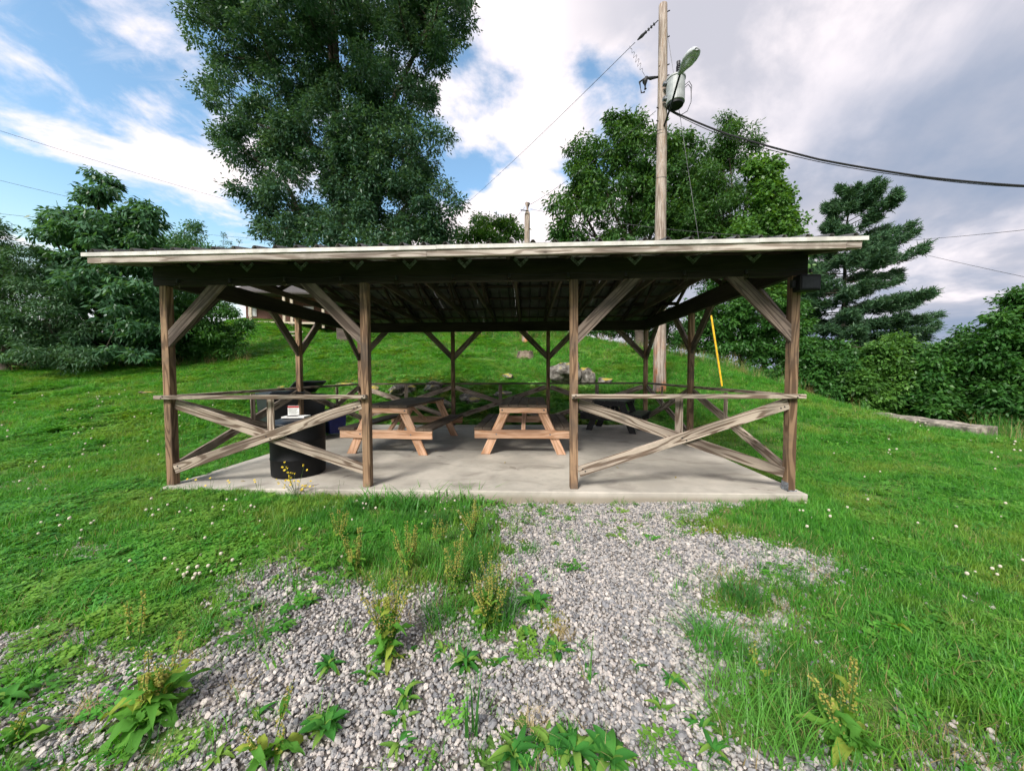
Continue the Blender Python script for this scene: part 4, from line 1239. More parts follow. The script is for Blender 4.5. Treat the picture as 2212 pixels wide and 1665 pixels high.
for (r_, z_) in ((.42, -.1), (.36, .06), (.31, .20), (.30, .30), (.27, .305)):
    for k in range(n):
        a_ = 2 * math.pi * k / n; e = 1 + .09 * math.sin(5 * a_) + .05 * math.sin(11 * a_ + 1); jag = (.03 * math.sin(7 * a_) + .02 * math.sin(13 * a_)) if z_ > .25 else 0
        v.append((r_ * e * math.cos(a_), r_ * e * math.sin(a_), z_ + jag))
for i in range(4):
    for k in range(n): f.append((i * n + k, i * n + (k + 1) % n, (i + 1) * n + (k + 1) % n, (i + 1) * n + k))
link('bark', new_mesh('bark', v, f, 'stump'), st)
mb = MB(); mb.lathe([(.275, .27), (.26, .292), (.05, .286)], 22); mb.build('cut_face', 'stump', st)
# low concrete wall along the brow of the lawn
a = gnd(1868, 894); b = gnd(2108, 944)
d = np.array(b) - np.array(a); d[2] = 0; d /= np.linalg.norm(d); nrm = np.array([-d[1], d[0], 0])
mb = MB(); n = 10; v, f = [], []
for i in range(n + 1):
    k = i / n; p = np.array(a) + (np.array(b) - np.array(a)) * k
    top = p[2] + .02 + .16 * k + .012 * math.sin(i * 2.1)
    for (o_, z_) in ((0, -.4), (0, top - p[2] - .02), (.02, top - p[2]), (.46, top - p[2] + .02), (.48, top - p[2]), (.48, -.9)):
        v.append(p + nrm * o_ + np.array([0, 0, z_]))
for i in range(n):
    for k in range(5): f.append((i * 6 + k, i * 6 + k + 1, i * 6 + k + 7, i * 6 + k + 6))
f += [(0, 1, 2, 3, 4, 5), tuple(n * 6 + k for k in (5, 4, 3, 2, 1, 0))]
tag(link('retaining_wall', new_mesh('retaining_wall', v, f, 'concrete_wall')), 'low weathered concrete wall top along the brow of the right lawn', 'wall')
# boards on the slope
for i, (u, v_, dz) in enumerate(((615, 727, .02), (622, 722, .12), (730, 722, .05))):
    q = gnd(u, v_)
    o = board('loose_plank', (q[0] - 1.2, q[1], q[2] + .08 + dz), (q[0] + 1.3, q[1] + .2, q[2] + .10 + dz), .14, .05, 'fascia', None)
    tag(o, ['pale plank lying lowest in the far grass left', 'pale plank lying on another in the far grass', 'short pale plank in the grass beneath the tall tree'][i], 'plank', 'planks in the far grass')
# house far up the slope
hq = at(583, 690, 36); hz = tz(hq[0], hq[1])
hs = empty('brown_house', (hq[0], hq[1], hz), 'brown wooden house with pale porch posts far up the slope', 'house', math.radians(12))
mb = MB(); mb.box((-2.2, 0, -1.0), (6.5, 6, 2.6)); mb.build('wall', 'brown_siding', hs)
mb = MB(); mb.add([(-2.9, -1.8, 2.55), (7.2, -1.8, 2.55), (7.2, 3, 4.4), (-2.9, 3, 4.4), (7.2, 7, 2.55), (-2.9, 7, 2.55), (-2.9, -1.8, 2.40), (7.2, -1.8, 2.40), (7.2, 7, 2.4), (-2.9, 7, 2.4)],
        [(0, 1, 2, 3), (3, 2, 4, 5), (0, 6, 7, 1), (5, 4, 8, 9), (6, 9, 8, 7), (0, 3, 5, 9, 6), (1, 7, 8, 4, 2)]); mb.build('roof', 'shingle', hs)
for x in (-1.1, 1.9, 2.6, 5.5):
    mb = MB(); mb.box((x, -1.6, -.9), (x + .22, -1.4, 2.4)); mb.build('porch_post', 'cream_trim', hs)
mb = MB(); mb.box((-2.4, -1.7, -.55), (6.6, -.02, -.35)); mb.build('porch_floor', 'cream_trim', hs)
w_ = MB(); w_.box((-1.95, -.06, .35), (-1.2, -.01, 1.3)); wo_ = w_.build('window', 'whitemetal', hs)
w_ = MB(); w_.box((-1.87, -.075, .43), (-1.28, -.062, 1.22)); w_.build('pane', 'glasspane', wo_)
w_ = MB(); w_.box((3.2, -.06, .35), (4.2, -.01, 1.5)); wo_ = w_.build('window', 'whitemetal', hs)
w_ = MB(); w_.box((3.28, -.075, .43), (4.12, -.062, 1.42)); w_.build('pane', 'glasspane', wo_)

# ------------------------------------------------------------------ trees
def unit(a): return a / (np.linalg.norm(a, axis=-1, keepdims=True) + 1e-9)
def leaves_np(centres, rc, nl, L, Wd, r, droop=.5, flat_=.7, shell=.55, curl=.0):
    """centres (n,3), rc (n,), -> verts, faces, rnd"""
    n = len(centres); tot = n * nl
    C = np.repeat(centres, nl, 0); RR = np.repeat(rc, nl)
    d = unit(r.normal(size=(tot, 3)))
    rad = RR * (shell + (1 - shell) * r.random(tot)) * r.uniform(.35, 1.08, tot)
    p = C + d * rad[:, None] * np.array([1, 1, flat_])
    nrm = unit(d * .55 + np.array([0, 0, .75]) + r.normal(size=(tot, 3)) * .45)
    t = unit(d * np.array([1, 1, .4]) + r.normal(size=(tot, 3)) * .55 + np.array([0, 0, -droop]))
    s = unit(np.cross(nrm, t)); nrm = np.cross(t, s)
    l = L * r.uniform(.7, 1.3, tot); w = Wd * r.uniform(.75, 1.25, tot)
    a = p; b = p + t * (l * .45)[:, None] + s * (w * .5)[:, None] - nrm * (w * .12)[:, None]
    c = p + t * l[:, None] + np.array([0, 0, -1]) * (l * .12)[:, None]
    e = p + t * (l * .45)[:, None] - s * (w * .5)[:, None] - nrm * (w * .12)[:, None]
    V = np.stack([a, b, c, e], 1).reshape(-1, 3)
    Fc = np.arange(tot * 4).reshape(-1, 4)
    tone = np.repeat(r.random(n), nl) * .45 + r.random(tot) * .55
    return V, Fc, tone
def ell_samples(E, n, r, inner=.35):
    wts = np.array([(e[3] * e[4]) ** .9 for e in E]); wts /= wts.sum()
    out = []
    which = r.choice(len(E), n, p=wts)
    for k in which:
        u, v, d, ru, rv, rd = E[k]
        q = unit(r.normal(size=3)) * (inner + (1 - inner) * r.random() ** .5)
        dd = d + q[1] * rd
        out.append(at(u + q[0] * ru * d / dd, v - q[2] * rv * d / dd, dd))
    return np.array(out)
def tree(name, label, cat, E, base_uvd, d, seed, ncl, rc, nl, leaf, mat, droop=.5, trunk_r=.2, depthk=.8, lean=None, group=None, flat_=.7, limbs=7, base_pt=None, shell=.55, inner=.35):
    r = np.random.default_rng(seed)
    E = [(u, v, d + (e[4] if len(e) > 4 else 0), ru, rv, ru * d / CF * depthk) for e in E for (u, v, ru, rv) in [e[:4]]]
    q = at(*base_uvd); base = np.array([q[0], q[1], tz(q[0], q[1]) - .1])
    t = empty(name, base, label, cat, group=group)
    cl = ell_samples(E, ncl, r, inner)
    rcs = rc * r.uniform(.65, 1.25, ncl)
    V, Fc, tone = leaves_np(cl, rcs, nl, leaf[0], leaf[1], r, droop, flat_, shell)
    link('crown', fast_mesh('crown', V - base, Fc, mat, tone), t)
    top = np.array(max((at(e[0], e[1] + e[4] * .3, e[2]) for e in E), key=lambda p: p[2]))
    # trunk with limbs to the crown masses, twigs to the clumps
    mb = MB(); nodes = []
    n = 10; tp = []; tr_ = []
    for i in range(n + 1):
        k = i / n; p = base + (top - base) * k; p = p + np.array([math.sin(k * 5 + seed) * .12, math.cos(k * 4 + seed) * .12, 0]) * (k > 0) * min(1, trunk_r * 5)
        if k > .15: p[:2] += (r.normal(size=2) * .06)
        tp.append(p); tr_.append(trunk_r * (1.0 - .86 * k) + (.35 * trunk_r if i == 0 else 0))
    mb.tube([p - base for p in tp], tr_, 10)
    nodes += [(p, q_) for p, q_ in zip(tp, tr_)]
    order = sorted(E, key=lambda e: -e[3] * e[4])
    for e in order[:limbs + 3]:
        c_ = at(e[0], e[1] + e[4] * .2, e[2])
        k = np.clip((c_[2] - base[2]) / (top[2] - base[2] + 1e-6) * .75 - .12, .12, .8)
        j = int(k * n); p0 = tp[j]; m_ = (p0 + c_) / 2 + np.array([0, 0, -.08 * np.linalg.norm(c_ - p0)])
        e2 = c_ + (c_ - p0) * .10
        r0 = tr_[j] * .6
        pts = [p0, m_, c_, e2]; rad = [r0, r0 * .75, r0 * .45, r0 * .2]
        mb.tube([p - base for p in pts], rad, 7)
        for (A, B, ra, rb) in ((pts[0], pts[1], rad[0], rad[1]), (pts[1], pts[2], rad[1], rad[2]), (pts[2], pts[3], rad[2], rad[3])):
            for s_ in (.33, .66, 1): nodes.append((A + (B - A) * s_, ra + (rb - ra) * s_))
    NP = np.array([p for p, _ in nodes]); NR = np.array([q_ for _, q_ in nodes])
    for c_ in cl[: min(len(cl), 260)]:
        dd = np.linalg.norm(NP - c_, axis=1) + np.where(NP[:, 2] > c_[2], .8, 0)
        j = int(np.argmin(dd)); p0 = NP[j]
        m_ = (p0 + c_) / 2 + r.normal(size=3) * .08 * dd[j]
        rr = min(NR[j] * .5, .015 + .012 * dd[j])
        mb.tube([p0 - base, m_ - base, c_ - base], [rr, rr * .7, rr * .3], 4)
    link('trunk', new_mesh('trunk', mb.v, mb.f, 'bark', True), t)
    return t
G_ = 'trees around the pavilion'
tree('oak_tree', 'huge dark green oak towering behind the pavilion, running out of the picture top', 'tree',
     [(560, 30, 175, 110), (700, -80, 320, 150), (930, 25, 105, 100), (530, 185, 115, 70), (555, 290, 105, 65), (625, 395, 120, 75), (630, 490, 95, 50), (800, 150, 160, 130),
      (850, 300, 125, 110), (865, 440, 130, 95), (720, 260, 120, 120), (740, 500, 150, 60), (905, 515, 75, 50), (700, -260, 290, 160), (700, -420, 180, 120), (780, 400, 90, 80)],
     (752, 735, 19), 18.5, 41, 1150, .80, 260, (.20, .080), 'oak', .35, .42, .62, flat_=.8)
tree('broadleaf_tree', 'tall layered tree with drooping leaves left of the roof', 'tree',
     [(210, 385, 22, 22), (214, 415, 42, 34), (180, 480, 95, 36), (285, 475, 60, 40), (130, 530, 60, 40), (240, 545, 120, 45), (300, 520, 45, 40), (170, 610, 130, 55), (280, 620, 90, 60), (220, 690, 140, 55), (310, 700, 70, 60), (250, 752, 130, 30), (120, 740, 90, 40)],
     (205, 792, 13.6), 13.6, 42, 380, .50, 110, (.22, .085), 'left', .75, .16, .75, group=G_, flat_=.45)
tree('cedar_tree', 'feathery dark evergreen at the left picture edge', 'tree',
     [(20, 570, 60, 50), (-40, 520, 60, 90), (50, 650, 90, 80), (-30, 660, 90, 100), (110, 725, 100, 50), (20, 755, 110, 36), (120, 768, 120, 22)],
     (10, 795, 12.6), 12.4, 43, 240, .5, 170, (.14, .035), 'cedar', .35, .14, .8, group=G_, flat_=.6)
tree('broadleaf_tree', 'shorter bushy tree top peeking over the left roof corner', 'tree',
     [(398, 500, 42, 28), (370, 545, 60, 45), (430, 560, 50, 45), (400, 630, 80, 70), (340, 600, 60, 50)],
     (395, 770, 18), 17.5, 44, 150, .6, 130, (.17, .06), 'left', .4, .14, .8, group=G_)
tree('shrub', 'round dark green shrub seen under the left end of the roof', 'shrub',
     [(440, 700, 75, 65), (490, 745, 50, 40), (420, 755, 60, 32), (540, 705, 30, 14), (370, 740, 50, 45), (400, 660, 60, 40)],
     (445, 785, 15.5), 15.0, 45, 210, .42, 130, (.14, .055), 'bush', .3, .07, .8, flat_=.6, shell=.6)
tree('broadleaf_tree', 'small rounded tree far behind, left of the shorter pole', 'tree',
     [(1055, 492, 62, 30), (1012, 508, 32, 22), (1100, 505, 32, 24), (1050, 545, 75, 40), (1060, 610, 55, 50)],
     (1058, 715, 27), 26, 46, 130, .75, 110, (.26, .10), 'maple', .3, .2, .8, group=G_)
tree('hickory_tree', 'tall wide tree with big leaves left of the tall pole', 'tree',
     [(1350, 280, 65, 40), (1290, 345, 70, 45), (1395, 330, 85, 60), (1252, 435, 70, 50), (1345, 420, 105, 75), (1440, 420, 90, 80), (1235, 500, 50, 26), (1410, 530, 150, 70), (1290, 545, 90, 45), (1262, 360, 26, 16), (1490, 400, 60, 75), (1478, 325, 36, 45), (1500, 490, 70, 55)],
     (1385, 735, 18.5), 18, 47, 420, .68, 130, (.23, .085), 'hick', .55, .25, .7, group=G_)
tree('willow_tree', 'upright pointed tree just right of the tall pole', 'tree',
     [(1572, 295, 32, 45), (1625, 300, 24, 26), (1565, 370, 62, 55), (1545, 455, 85, 60), (1600, 530, 90, 60), (1520, 560, 70, 60)],
     (1570, 765, 17.4), 17.2, 48, 230, .62, 150, (.19, .05), 'hick', .5, .18, .75, group=G_)
tree('maple_tree', 'bright green lobed-leaf tree beside the roof right of the poles', 'tree',
     [(1652, 375, 36, 32), (1668, 430, 48, 42), (1700, 475, 34, 30), (1640, 500, 70, 50), (1705, 515, 30, 22), (1660, 590, 75, 60)],
     (1655, 790, 15.5), 15.4, 49, 200, .5, 120, (.16, .12), 'maple', .45, .13, .75, group=G_)
tree('shrub', 'tall dark thicket behind the yellow guy guard', 'shrub',
     [(1560, 660, 75, 70), (1640, 690, 80, 80), (1705, 720, 50, 80), (1590, 740, 70, 40), (1670, 790, 60, 40), (1510, 725, 50, 40)],
     (1625, 815, 15.6), 15.2, 50, 300, .5, 130, (.15, .07), 'bush', .45, .10, .7, flat_=.6)
tree('shrub', 'dark spreading bush under the big-leaved tree at the hill crest', 'shrub',
     [(1300, 690, 70, 40), (1380, 690, 80, 50), (1450, 715, 60, 40), (1230, 680, 60, 30)],
     (1380, 745, 20.5), 20.5, 51, 150, .6, 110, (.18, .07), 'bush', .4, .08, .7, flat_=.6)
tree('shrub', 'dark low thicket on the crest behind the tall tree trunk', 'shrub',
     [(900, 690, 80, 24), (1010, 685, 70, 26), (820, 690, 60, 24), (1120, 680, 60, 26)],
     (950, 712, 26), 26.5, 52, 150, .7, 100, (.22, .085), 'bush', .4, .08, .7, flat_=.6)
tree('shrub', 'leafy bush before the pine trunk beside the right post', 'shrub',
     [(1770, 785, 45, 60), (1825, 800, 60, 60), (1790, 850, 60, 35), (1760, 830, 40, 45)],
     (1795, 870, 13.6), 13.4, 53, 170, .45, 140, (.13, .07), 'bush', .4, .07, .8, flat_=.55)
tree('shrub', 'rounded bright leafy bush beneath the pine branches', 'shrub',
     [(1925, 770, 55, 50), (1890, 830, 70, 50), (1960, 830, 60, 60), (1900, 875, 80, 30)],
     (1920, 900, 13.0), 12.8, 54, 210, .45, 140, (.13, .07), 'maple', .4, .07, .8, flat_=.55)
tree('shrub', 'dark bush filling the hollow between pine and right edge', 'shrub',
     [(2030, 800, 60, 60), (2090, 770, 60, 60), (2030, 870, 80, 50), (2110, 850, 60, 60)],
     (2060, 930, 12.4), 12.2, 55, 240, .45, 140, (.13, .07), 'bush', .4, .08, .8, flat_=.55)
tree('broadleaf_tree', 'big rounded dark tree at the right picture edge', 'tree',
     [(2160, 760, 60, 65), (2212, 700, 70, 75), (2270, 690, 90, 110), (2190, 850, 80, 80), (2290, 830, 110, 110), (2150, 910, 70, 40), (2250, 930, 100, 50)],
     (2230, 960, 11.6), 11.4, 56, 360, .48, 150, (.14, .075), 'bush', .4, .12, .8, flat_=.55, group=G_)
tree('conifer', 'faint tiny evergreen top showing over the left roof edge', 'tree',
     [(483, 515, 4, 14), (500, 525, 5, 10), (516, 527, 4, 8), (490, 560, 20, 40)], (490, 690, 48), 47, 57, 40, .5, 60, (.22, .06), 'cedar', .2, .12, .8)

# white pine
r = np.random.default_rng(77)
pd = 19.5; q = at(1806, 850, pd); base = np.array([q[0], q[1], tz(q[0], q[1]) - .1]); top = at(1836, 398, pd)
pt = empty('pine_tree', base, 'tall pine with open tiers of spreading branches beyond the right post', 'tree')
mb = MB(); n = 14
mb.tube([(top - base) * (i / n) + np.array([.06 * math.sin(i), 0, 0]) for i in range(n + 1)], [.20 * (1 - i / n) + .015 for i in range(n + 1)], 10)
H_ = top[2] - base[2]
cents, dirs = [], []
hh = .16
while hh < .985:
    k = 1 - hh
    for j in range(6 if hh < .8 else 5):
        if r.random() < .10: continue
        a_ = r.uniform(0, 2 * math.pi)
        Lb = (4.9 * min(1, k * 1.25) ** .62) * r.uniform(.62, 1.08) * (1 - .3 * max(0, .28 - hh) / .28)
        if math.cos(a_) < -.2: Lb *= .8
        z0 = hh * H_ + r.uniform(-.35, .35)
        p0 = (top - base) * (z0 / H_)
        ps = []
        for i in range(7):
            s = i / 6
            ps.append(p0 + np.array([math.cos(a_) * Lb * s, math.sin(a_) * Lb * s, Lb * (.12 * s - .22 * s * s + .22 * s ** 3 + (.45 * s * max(0, (hh - .55) / .45)))]))
        mb.tube(ps, [.035 * (1 - i / 7) * (.4 + k) + .006 for i in range(7)], 5)
        for i in range(int(20 + Lb * 32)):
            s = .22 + .78 * r.random() ** .8; jj = min(5, int(s * 6)); ff = s * 6 - jj
            c_ = ps[jj] * (1 - ff) + ps[jj + 1] * ff
            side = r.choice((-1, 1)); lat = r.uniform(.05, .75) * (1.05 - s * .75) * min(1, Lb / 2.5)
            c_ = c_ + np.array([-math.sin(a_), math.cos(a_), 0]) * side * lat + np.array([math.cos(a_), math.sin(a_), 0]) * lat * .6 + np.array([0, 0, r.uniform(-.16, .20)])
            cents.append(c_); dirs.append(unit(np.array([math.cos(a_) - side * math.sin(a_) * .6, math.sin(a_) + side * math.cos(a_) * .6, .25])))
    hh += .022 + .016 * r.random()
link('trunk', new_mesh('trunk', mb.v, mb.f, 'bark', True), pt)
C = np.array(cents); D = np.array(dirs); nn_ = 17
C = np.repeat(C, nn_, 0); D = np.repeat(D, nn_, 0); m_ = len(C)
t_ = unit(D * .8 + r.normal(size=(m_, 3)) * .6); s_ = unit(np.cross(t_, r.normal(size=(m_, 3))))
l_ = r.uniform(.14, .26, m_)[:, None]; w_ = .019
Cp = C + r.normal(size=(m_, 3)) * .05
V = np.stack([Cp - s_ * w_, Cp + s_ * w_, Cp + t_ * l_ + s_ * w_ * .4, Cp + t_ * l_ - s_ * w_ * .4], 1).reshape(-1, 3)
link('crown', fast_mesh('crown', V, np.arange(m_ * 4).reshape(-1, 4), 'pine', r.random(m_)), pt)

# ------------------------------------------------------------------ tall grass, bank plants, moss
R_ = random.Random(9)
tall = [blade_set(16, .55, .010, .12, .45, R_, 'grass2', 'tall_tuft', 4) for _ in range(3)] + [blade_set(12, .6, .007, .12, .4, R_, 'dry', 'dry_tall_tuft', 4) for _ in range(3)]
def along(line, n, spread):
    out = []
    for _ in range(n):
        k = R_.uniform(0, len(line) - 1.001); i = int(k); f_ = k - i
        u = line[i][0] * (1 - f_) + line[i + 1][0] * f_; v = line[i][1] * (1 - f_) + line[i + 1][1] * f_
        q = gnd(u + R_.uniform(-14, 14), v + R_.uniform(-.6, 1) * spread); out.append(q)
    return np.array(out)
TL = np.concatenate([along([(0, 800), (200, 797), (330, 792), (440, 786), (530, 780)], 420, 5), along([(520, 760), (560, 742), (640, 728)], 90, 6),
                     along([(820, 726), (980, 722), (1130, 730), (1250, 728), (1330, 742)], 420, 5), along([(1330, 746), (1500, 776), (1600, 802), (1740, 848)], 420, 4),
                     along([(1740, 850), (1870, 890)], 60, 3), along([(2110, 938), (2212, 955), (2330, 970)], 120, 4)])
k = len(TL); s = rng.uniform(.35, 1.1, k)
scatter('tall_grass', TL - np.array([0, 0, .02]), np.c_[rng.normal(0, .1, k), rng.normal(0, .1, k), rng.uniform(0, 6.28, k)], s,
        np.where(rng.random(k) < .62, rng.integers(0, 3, k), rng.integers(3, 6, k)), tall, 'tall unmown grass with dry seed stalks along the tree line', 'tall grass')
ivy = [clover_set(26, .10, .045, .18, R_, 'ivy', 'bank_leaves') for _ in range(4)]
x = rng.uniform(-.2, 7.4, 2600); y = rng.uniform(5.05, 7.4, 2600)
kp = (rng.random(2600) < np.clip(1.35 - (y - 5.0) / 2.4, 0, 1)) & (vnoise(x, y, 1.3, 51) > .15) & (x < 6.6)
x, y = x[kp], y[kp]; k = len(x)
scatter('bank_plants', np.c_[x, y, terrain(x, y)], np.c_[rng.normal(.0, .2, k), rng.normal(0, .2, k), rng.uniform(0, 6.28, k)], rng.uniform(.5, 1.1, k), rng.integers(0, 4, k), ivy,
        'low leafy ground cover on the rocky bank behind the slab', 'ground cover')
mossm = [blade_set(30, .05, .012, .09, .5, R_, 'moss', 'moss_tuft', 2) for _ in range(3)]
pts = []
for (u, v, du, dv, n) in ((935, 816, 55, 7, 170), (1090, 812, 26, 7, 110), (1012, 806, 14, 4, 30), (855, 822, 24, 6, 40), (880, 812, 20, 4, 20), (760, 824, 16, 3, 16), (1200, 1350, 26, 14, 60), (1535, 1147, 26, 8, 60)):
    for _ in range(n): pts.append(gnd(u + R_.gauss(0, du * .5), v + R_.gauss(0, dv * .5)))
pts = np.array(pts); k = len(pts)
scatter('moss', pts, np.c_[np.zeros(k), np.zeros(k), rng.uniform(0, 6.28, k)], np.where(pts[:, 1] > 0, 1.0, .45) * rng.uniform(.6, 1.3, k), rng.integers(0, 3, k), mossm, 'patches of yellow green moss and stonecrop', 'moss')

# ------------------------------------------------------------------ weeds and flowers in the foreground
def leaf_mesh(L, Wd, arch, wave, seed, mat, tone, lobes=0):
    r = random.Random(seed); n = 8; v, f = [], []
    ph = r.uniform(0, 6)
    for i in range(n + 1):
        t = i / n; wdt = Wd * .5 * (math.sin(math.pi * min(1, t * .93 + .07)) ** .75) * (1 if t < .98 else .1)
        x = L * t * (1 - .12 * arch * t); z = L * (arch * t * (1.0 - t) * 1.1 + .02 - arch * .35 * t * t)
        for s in (-1, -.5, 0, .5, 1):
            wv = wave * Wd * math.sin(ph + t * 17 + s * 2) * abs(s)
            v.append((x, s * wdt, z + abs(s) * wdt * .35 + wv))
    for i in range(n):
        for k in range(4): f.append((i * 5 + k, i * 5 + k + 1, i * 5 + k + 6, i * 5 + k + 5))
    return fast_mesh('leaf', v, f, mat, np.full(len(f), tone), smooth=True)
dock_leaves = [leaf_mesh(.19, .055, a, w, 60 + i, 'dock', tn) for i, (a, w, tn) in enumerate(((.5, .22, .2), (.9, .28, .45), (.3, .18, .62), (1.2, .26, .3), (.7, .24, .9)))]
weed_leaves = [leaf_mesh(.115, .026, a, w, 80 + i, 'weed', tn) for i, (a, w, tn) in enumerate(((.4, .05, .2), (.9, .06, .5), (.2, .04, .8), (1.1, .06, .95)))]
broad_leaves = [leaf_mesh(.13, .046, a, w, 90 + i, 'weed', tn) for i, (a, w, tn) in enumerate(((.4, .05, .3), (.9, .06, .6), (.6, .04, .9)))]
def spike_mesh(h, seed):
    r = np.random.default_rng(seed); n = int(h * 330); V, Fc = [], []
    zz_ = r.random(n) ** .8 * h * .62 + h * .38
    whorl = np.round(zz_ / .018) * .018 + r.normal(0, .003, n)
    a = r.uniform(0, 6.28, n); rad = .003 + .008 * r.random(n) * (1.15 - (whorl / h) * .7)
    bend = .10 * h * (whorl / h) ** 2
    C = np.c_[np.cos(a) * rad + bend, np.sin(a) * rad, whorl]
    t = unit(np.c_[np.cos(a), np.sin(a), r.uniform(-.8, .3, n)]); s = unit(np.cross(t, r.normal(size=(n, 3))))
    l = .0095; V = np.stack([C, C + t * l * .5 + s * l * .45, C + t * l, C + t * l * .5 - s * l * .45], 1).reshape(-1, 3)
    return fast_mesh('seed_spike', V, np.arange(n * 4).reshape(-1, 4), 'dockseed', r.random(n))
spikes = {}
def spike(h):
    k = round(h * 20) / 20
    if k not in spikes:
        st_ = MB(); st_.tube([(0, 0, 0), (.025 * k, 0, k * .5), (.10 * k, 0, k)], [.004, .003, .0015], 5)
        spikes[k] = (spike_mesh(k, int(k * 100)), new_mesh('stem', st_.v, st_.f, 'stem'))
    return spikes[k]
def place(name, me, parent, yaw, pitch, s, loc=(0, 0, 0), sz=None):
    o = link(name, me, parent)
    o.location = loc; o.rotation_euler = (0, -pitch, yaw); o.scale = (s, s, s)
    return o
def dock(u, v, label, h=.5, nst=4, nlf=12, s=1.0, seed=0):
    r = random.Random(seed + 500); q = gnd(u, v)
    t = empty('dock_plant', q, label, 'weed', group='dock plants')
    for i in range(round(nst * 1.7)):
        hh = max(.15, h * r.uniform(.66, 1.16)); sp, stm = spike(hh); yw = r.uniform(0, 6.28); pt_ = r.uniform(-.45, .45)
        lc = (r.uniform(-.035, .035), r.uniform(-.035, .035), 0)
        o = place('stem', stm, t, yw, pt_, 1, lc); link('seed_spike', sp, o)
        for j in range(4):
            lo = place('leaf', r.choice(dock_leaves), o, r.uniform(0, 6.28), r.uniform(.2, .9), s * r.uniform(.35, .75), (.01, 0, hh * r.uniform(.12, .6)))
    for i in range(nlf):
        place('leaf', r.choice(dock_leaves), t, i * 2.4 + r.uniform(-.3, .3), r.uniform(-.05, 1.1), s * r.uniform(.35, 1.1), (r.uniform(-.02, .02), r.uniform(-.02, .02), r.uniform(0, .03)))
    return t
dock(838, 1425, 'tall dock weed with pale green leaves standing alone in the gravel', .44, 6, 14, .85, 1)
dock(1055, 1360, 'dock weed with rusty seed spikes beside a grass clump in gravel', .36, 7, 9, .65, 2)
dock(985, 1290, 'rusty dock spikes at the top of the middle weed island', .36, 4, 6, .6, 3)
dock(880, 1240, 'dock weed with upright yellowish spikes at the lawn edge', .34, 5, 7, .6, 4)
dock(770, 1240, 'broad dock weed with thin spikes left of the gravel tip', .34, 4, 8, .7, 5)
dock(735, 1180, 'slim dock spikes rising from clover before the slab', .30, 3, 5, .55, 6)
dock(1020, 1165, 'dock spikes before the crabgrass, nearest the slab edge', .32, 5, 6, .55, 7)
dock(950, 1180, 'short dock spikes in the grass between other dock weeds', .28, 3, 5, .5, 8)
dock(330, 1560, 'large sprawling dock weed with big leaves above the lower left corner', .30, 4, 26, 1.15, 9)
dock(1835, 1630, 'dock weed with bright leaves and brown seed spike at lower right', .36, 3, 18, .95, 10)
dock(30, 1610, 'dark leafy dock weed at the lower left picture corner', .18, 1, 10, .7, 11)
dock(1650, 1480, 'small dock weed at the right gravel edge', .2, 1, 7, .55, 12)
dock(1930, 1375, 'flat pale dock leaves lying in the right lawn', .15, 0, 5, .8, 13)
dock(575, 1655, 'yellowing dock weed cut by the bottom picture edge', .22, 2, 7, .8, 14)
dock(290, 1410, 'thin reddish dock stalk among weeds at the left gravel edge', .34, 2, 7, .6, 15)
def rosette(u, v, label, s=1.0, n=10, seed=0, kind=0, up=.5):
    r = random.Random(seed + 900); q = gnd(u, v)
    t = empty('broadleaf_weed', q, label, 'weed', group='small weeds in the gravel')
    for i in range(int(n * 1.5)):
        place('leaf', r.choice(broad_leaves if kind else weed_leaves), t, i * 2.4 + r.uniform(-.3, .3), r.uniform(.08, up + .3), s * r.uniform(.7, 1.2), (r.uniform(-.012, .012), r.uniform(-.012, .012), r.uniform(0, .012)))
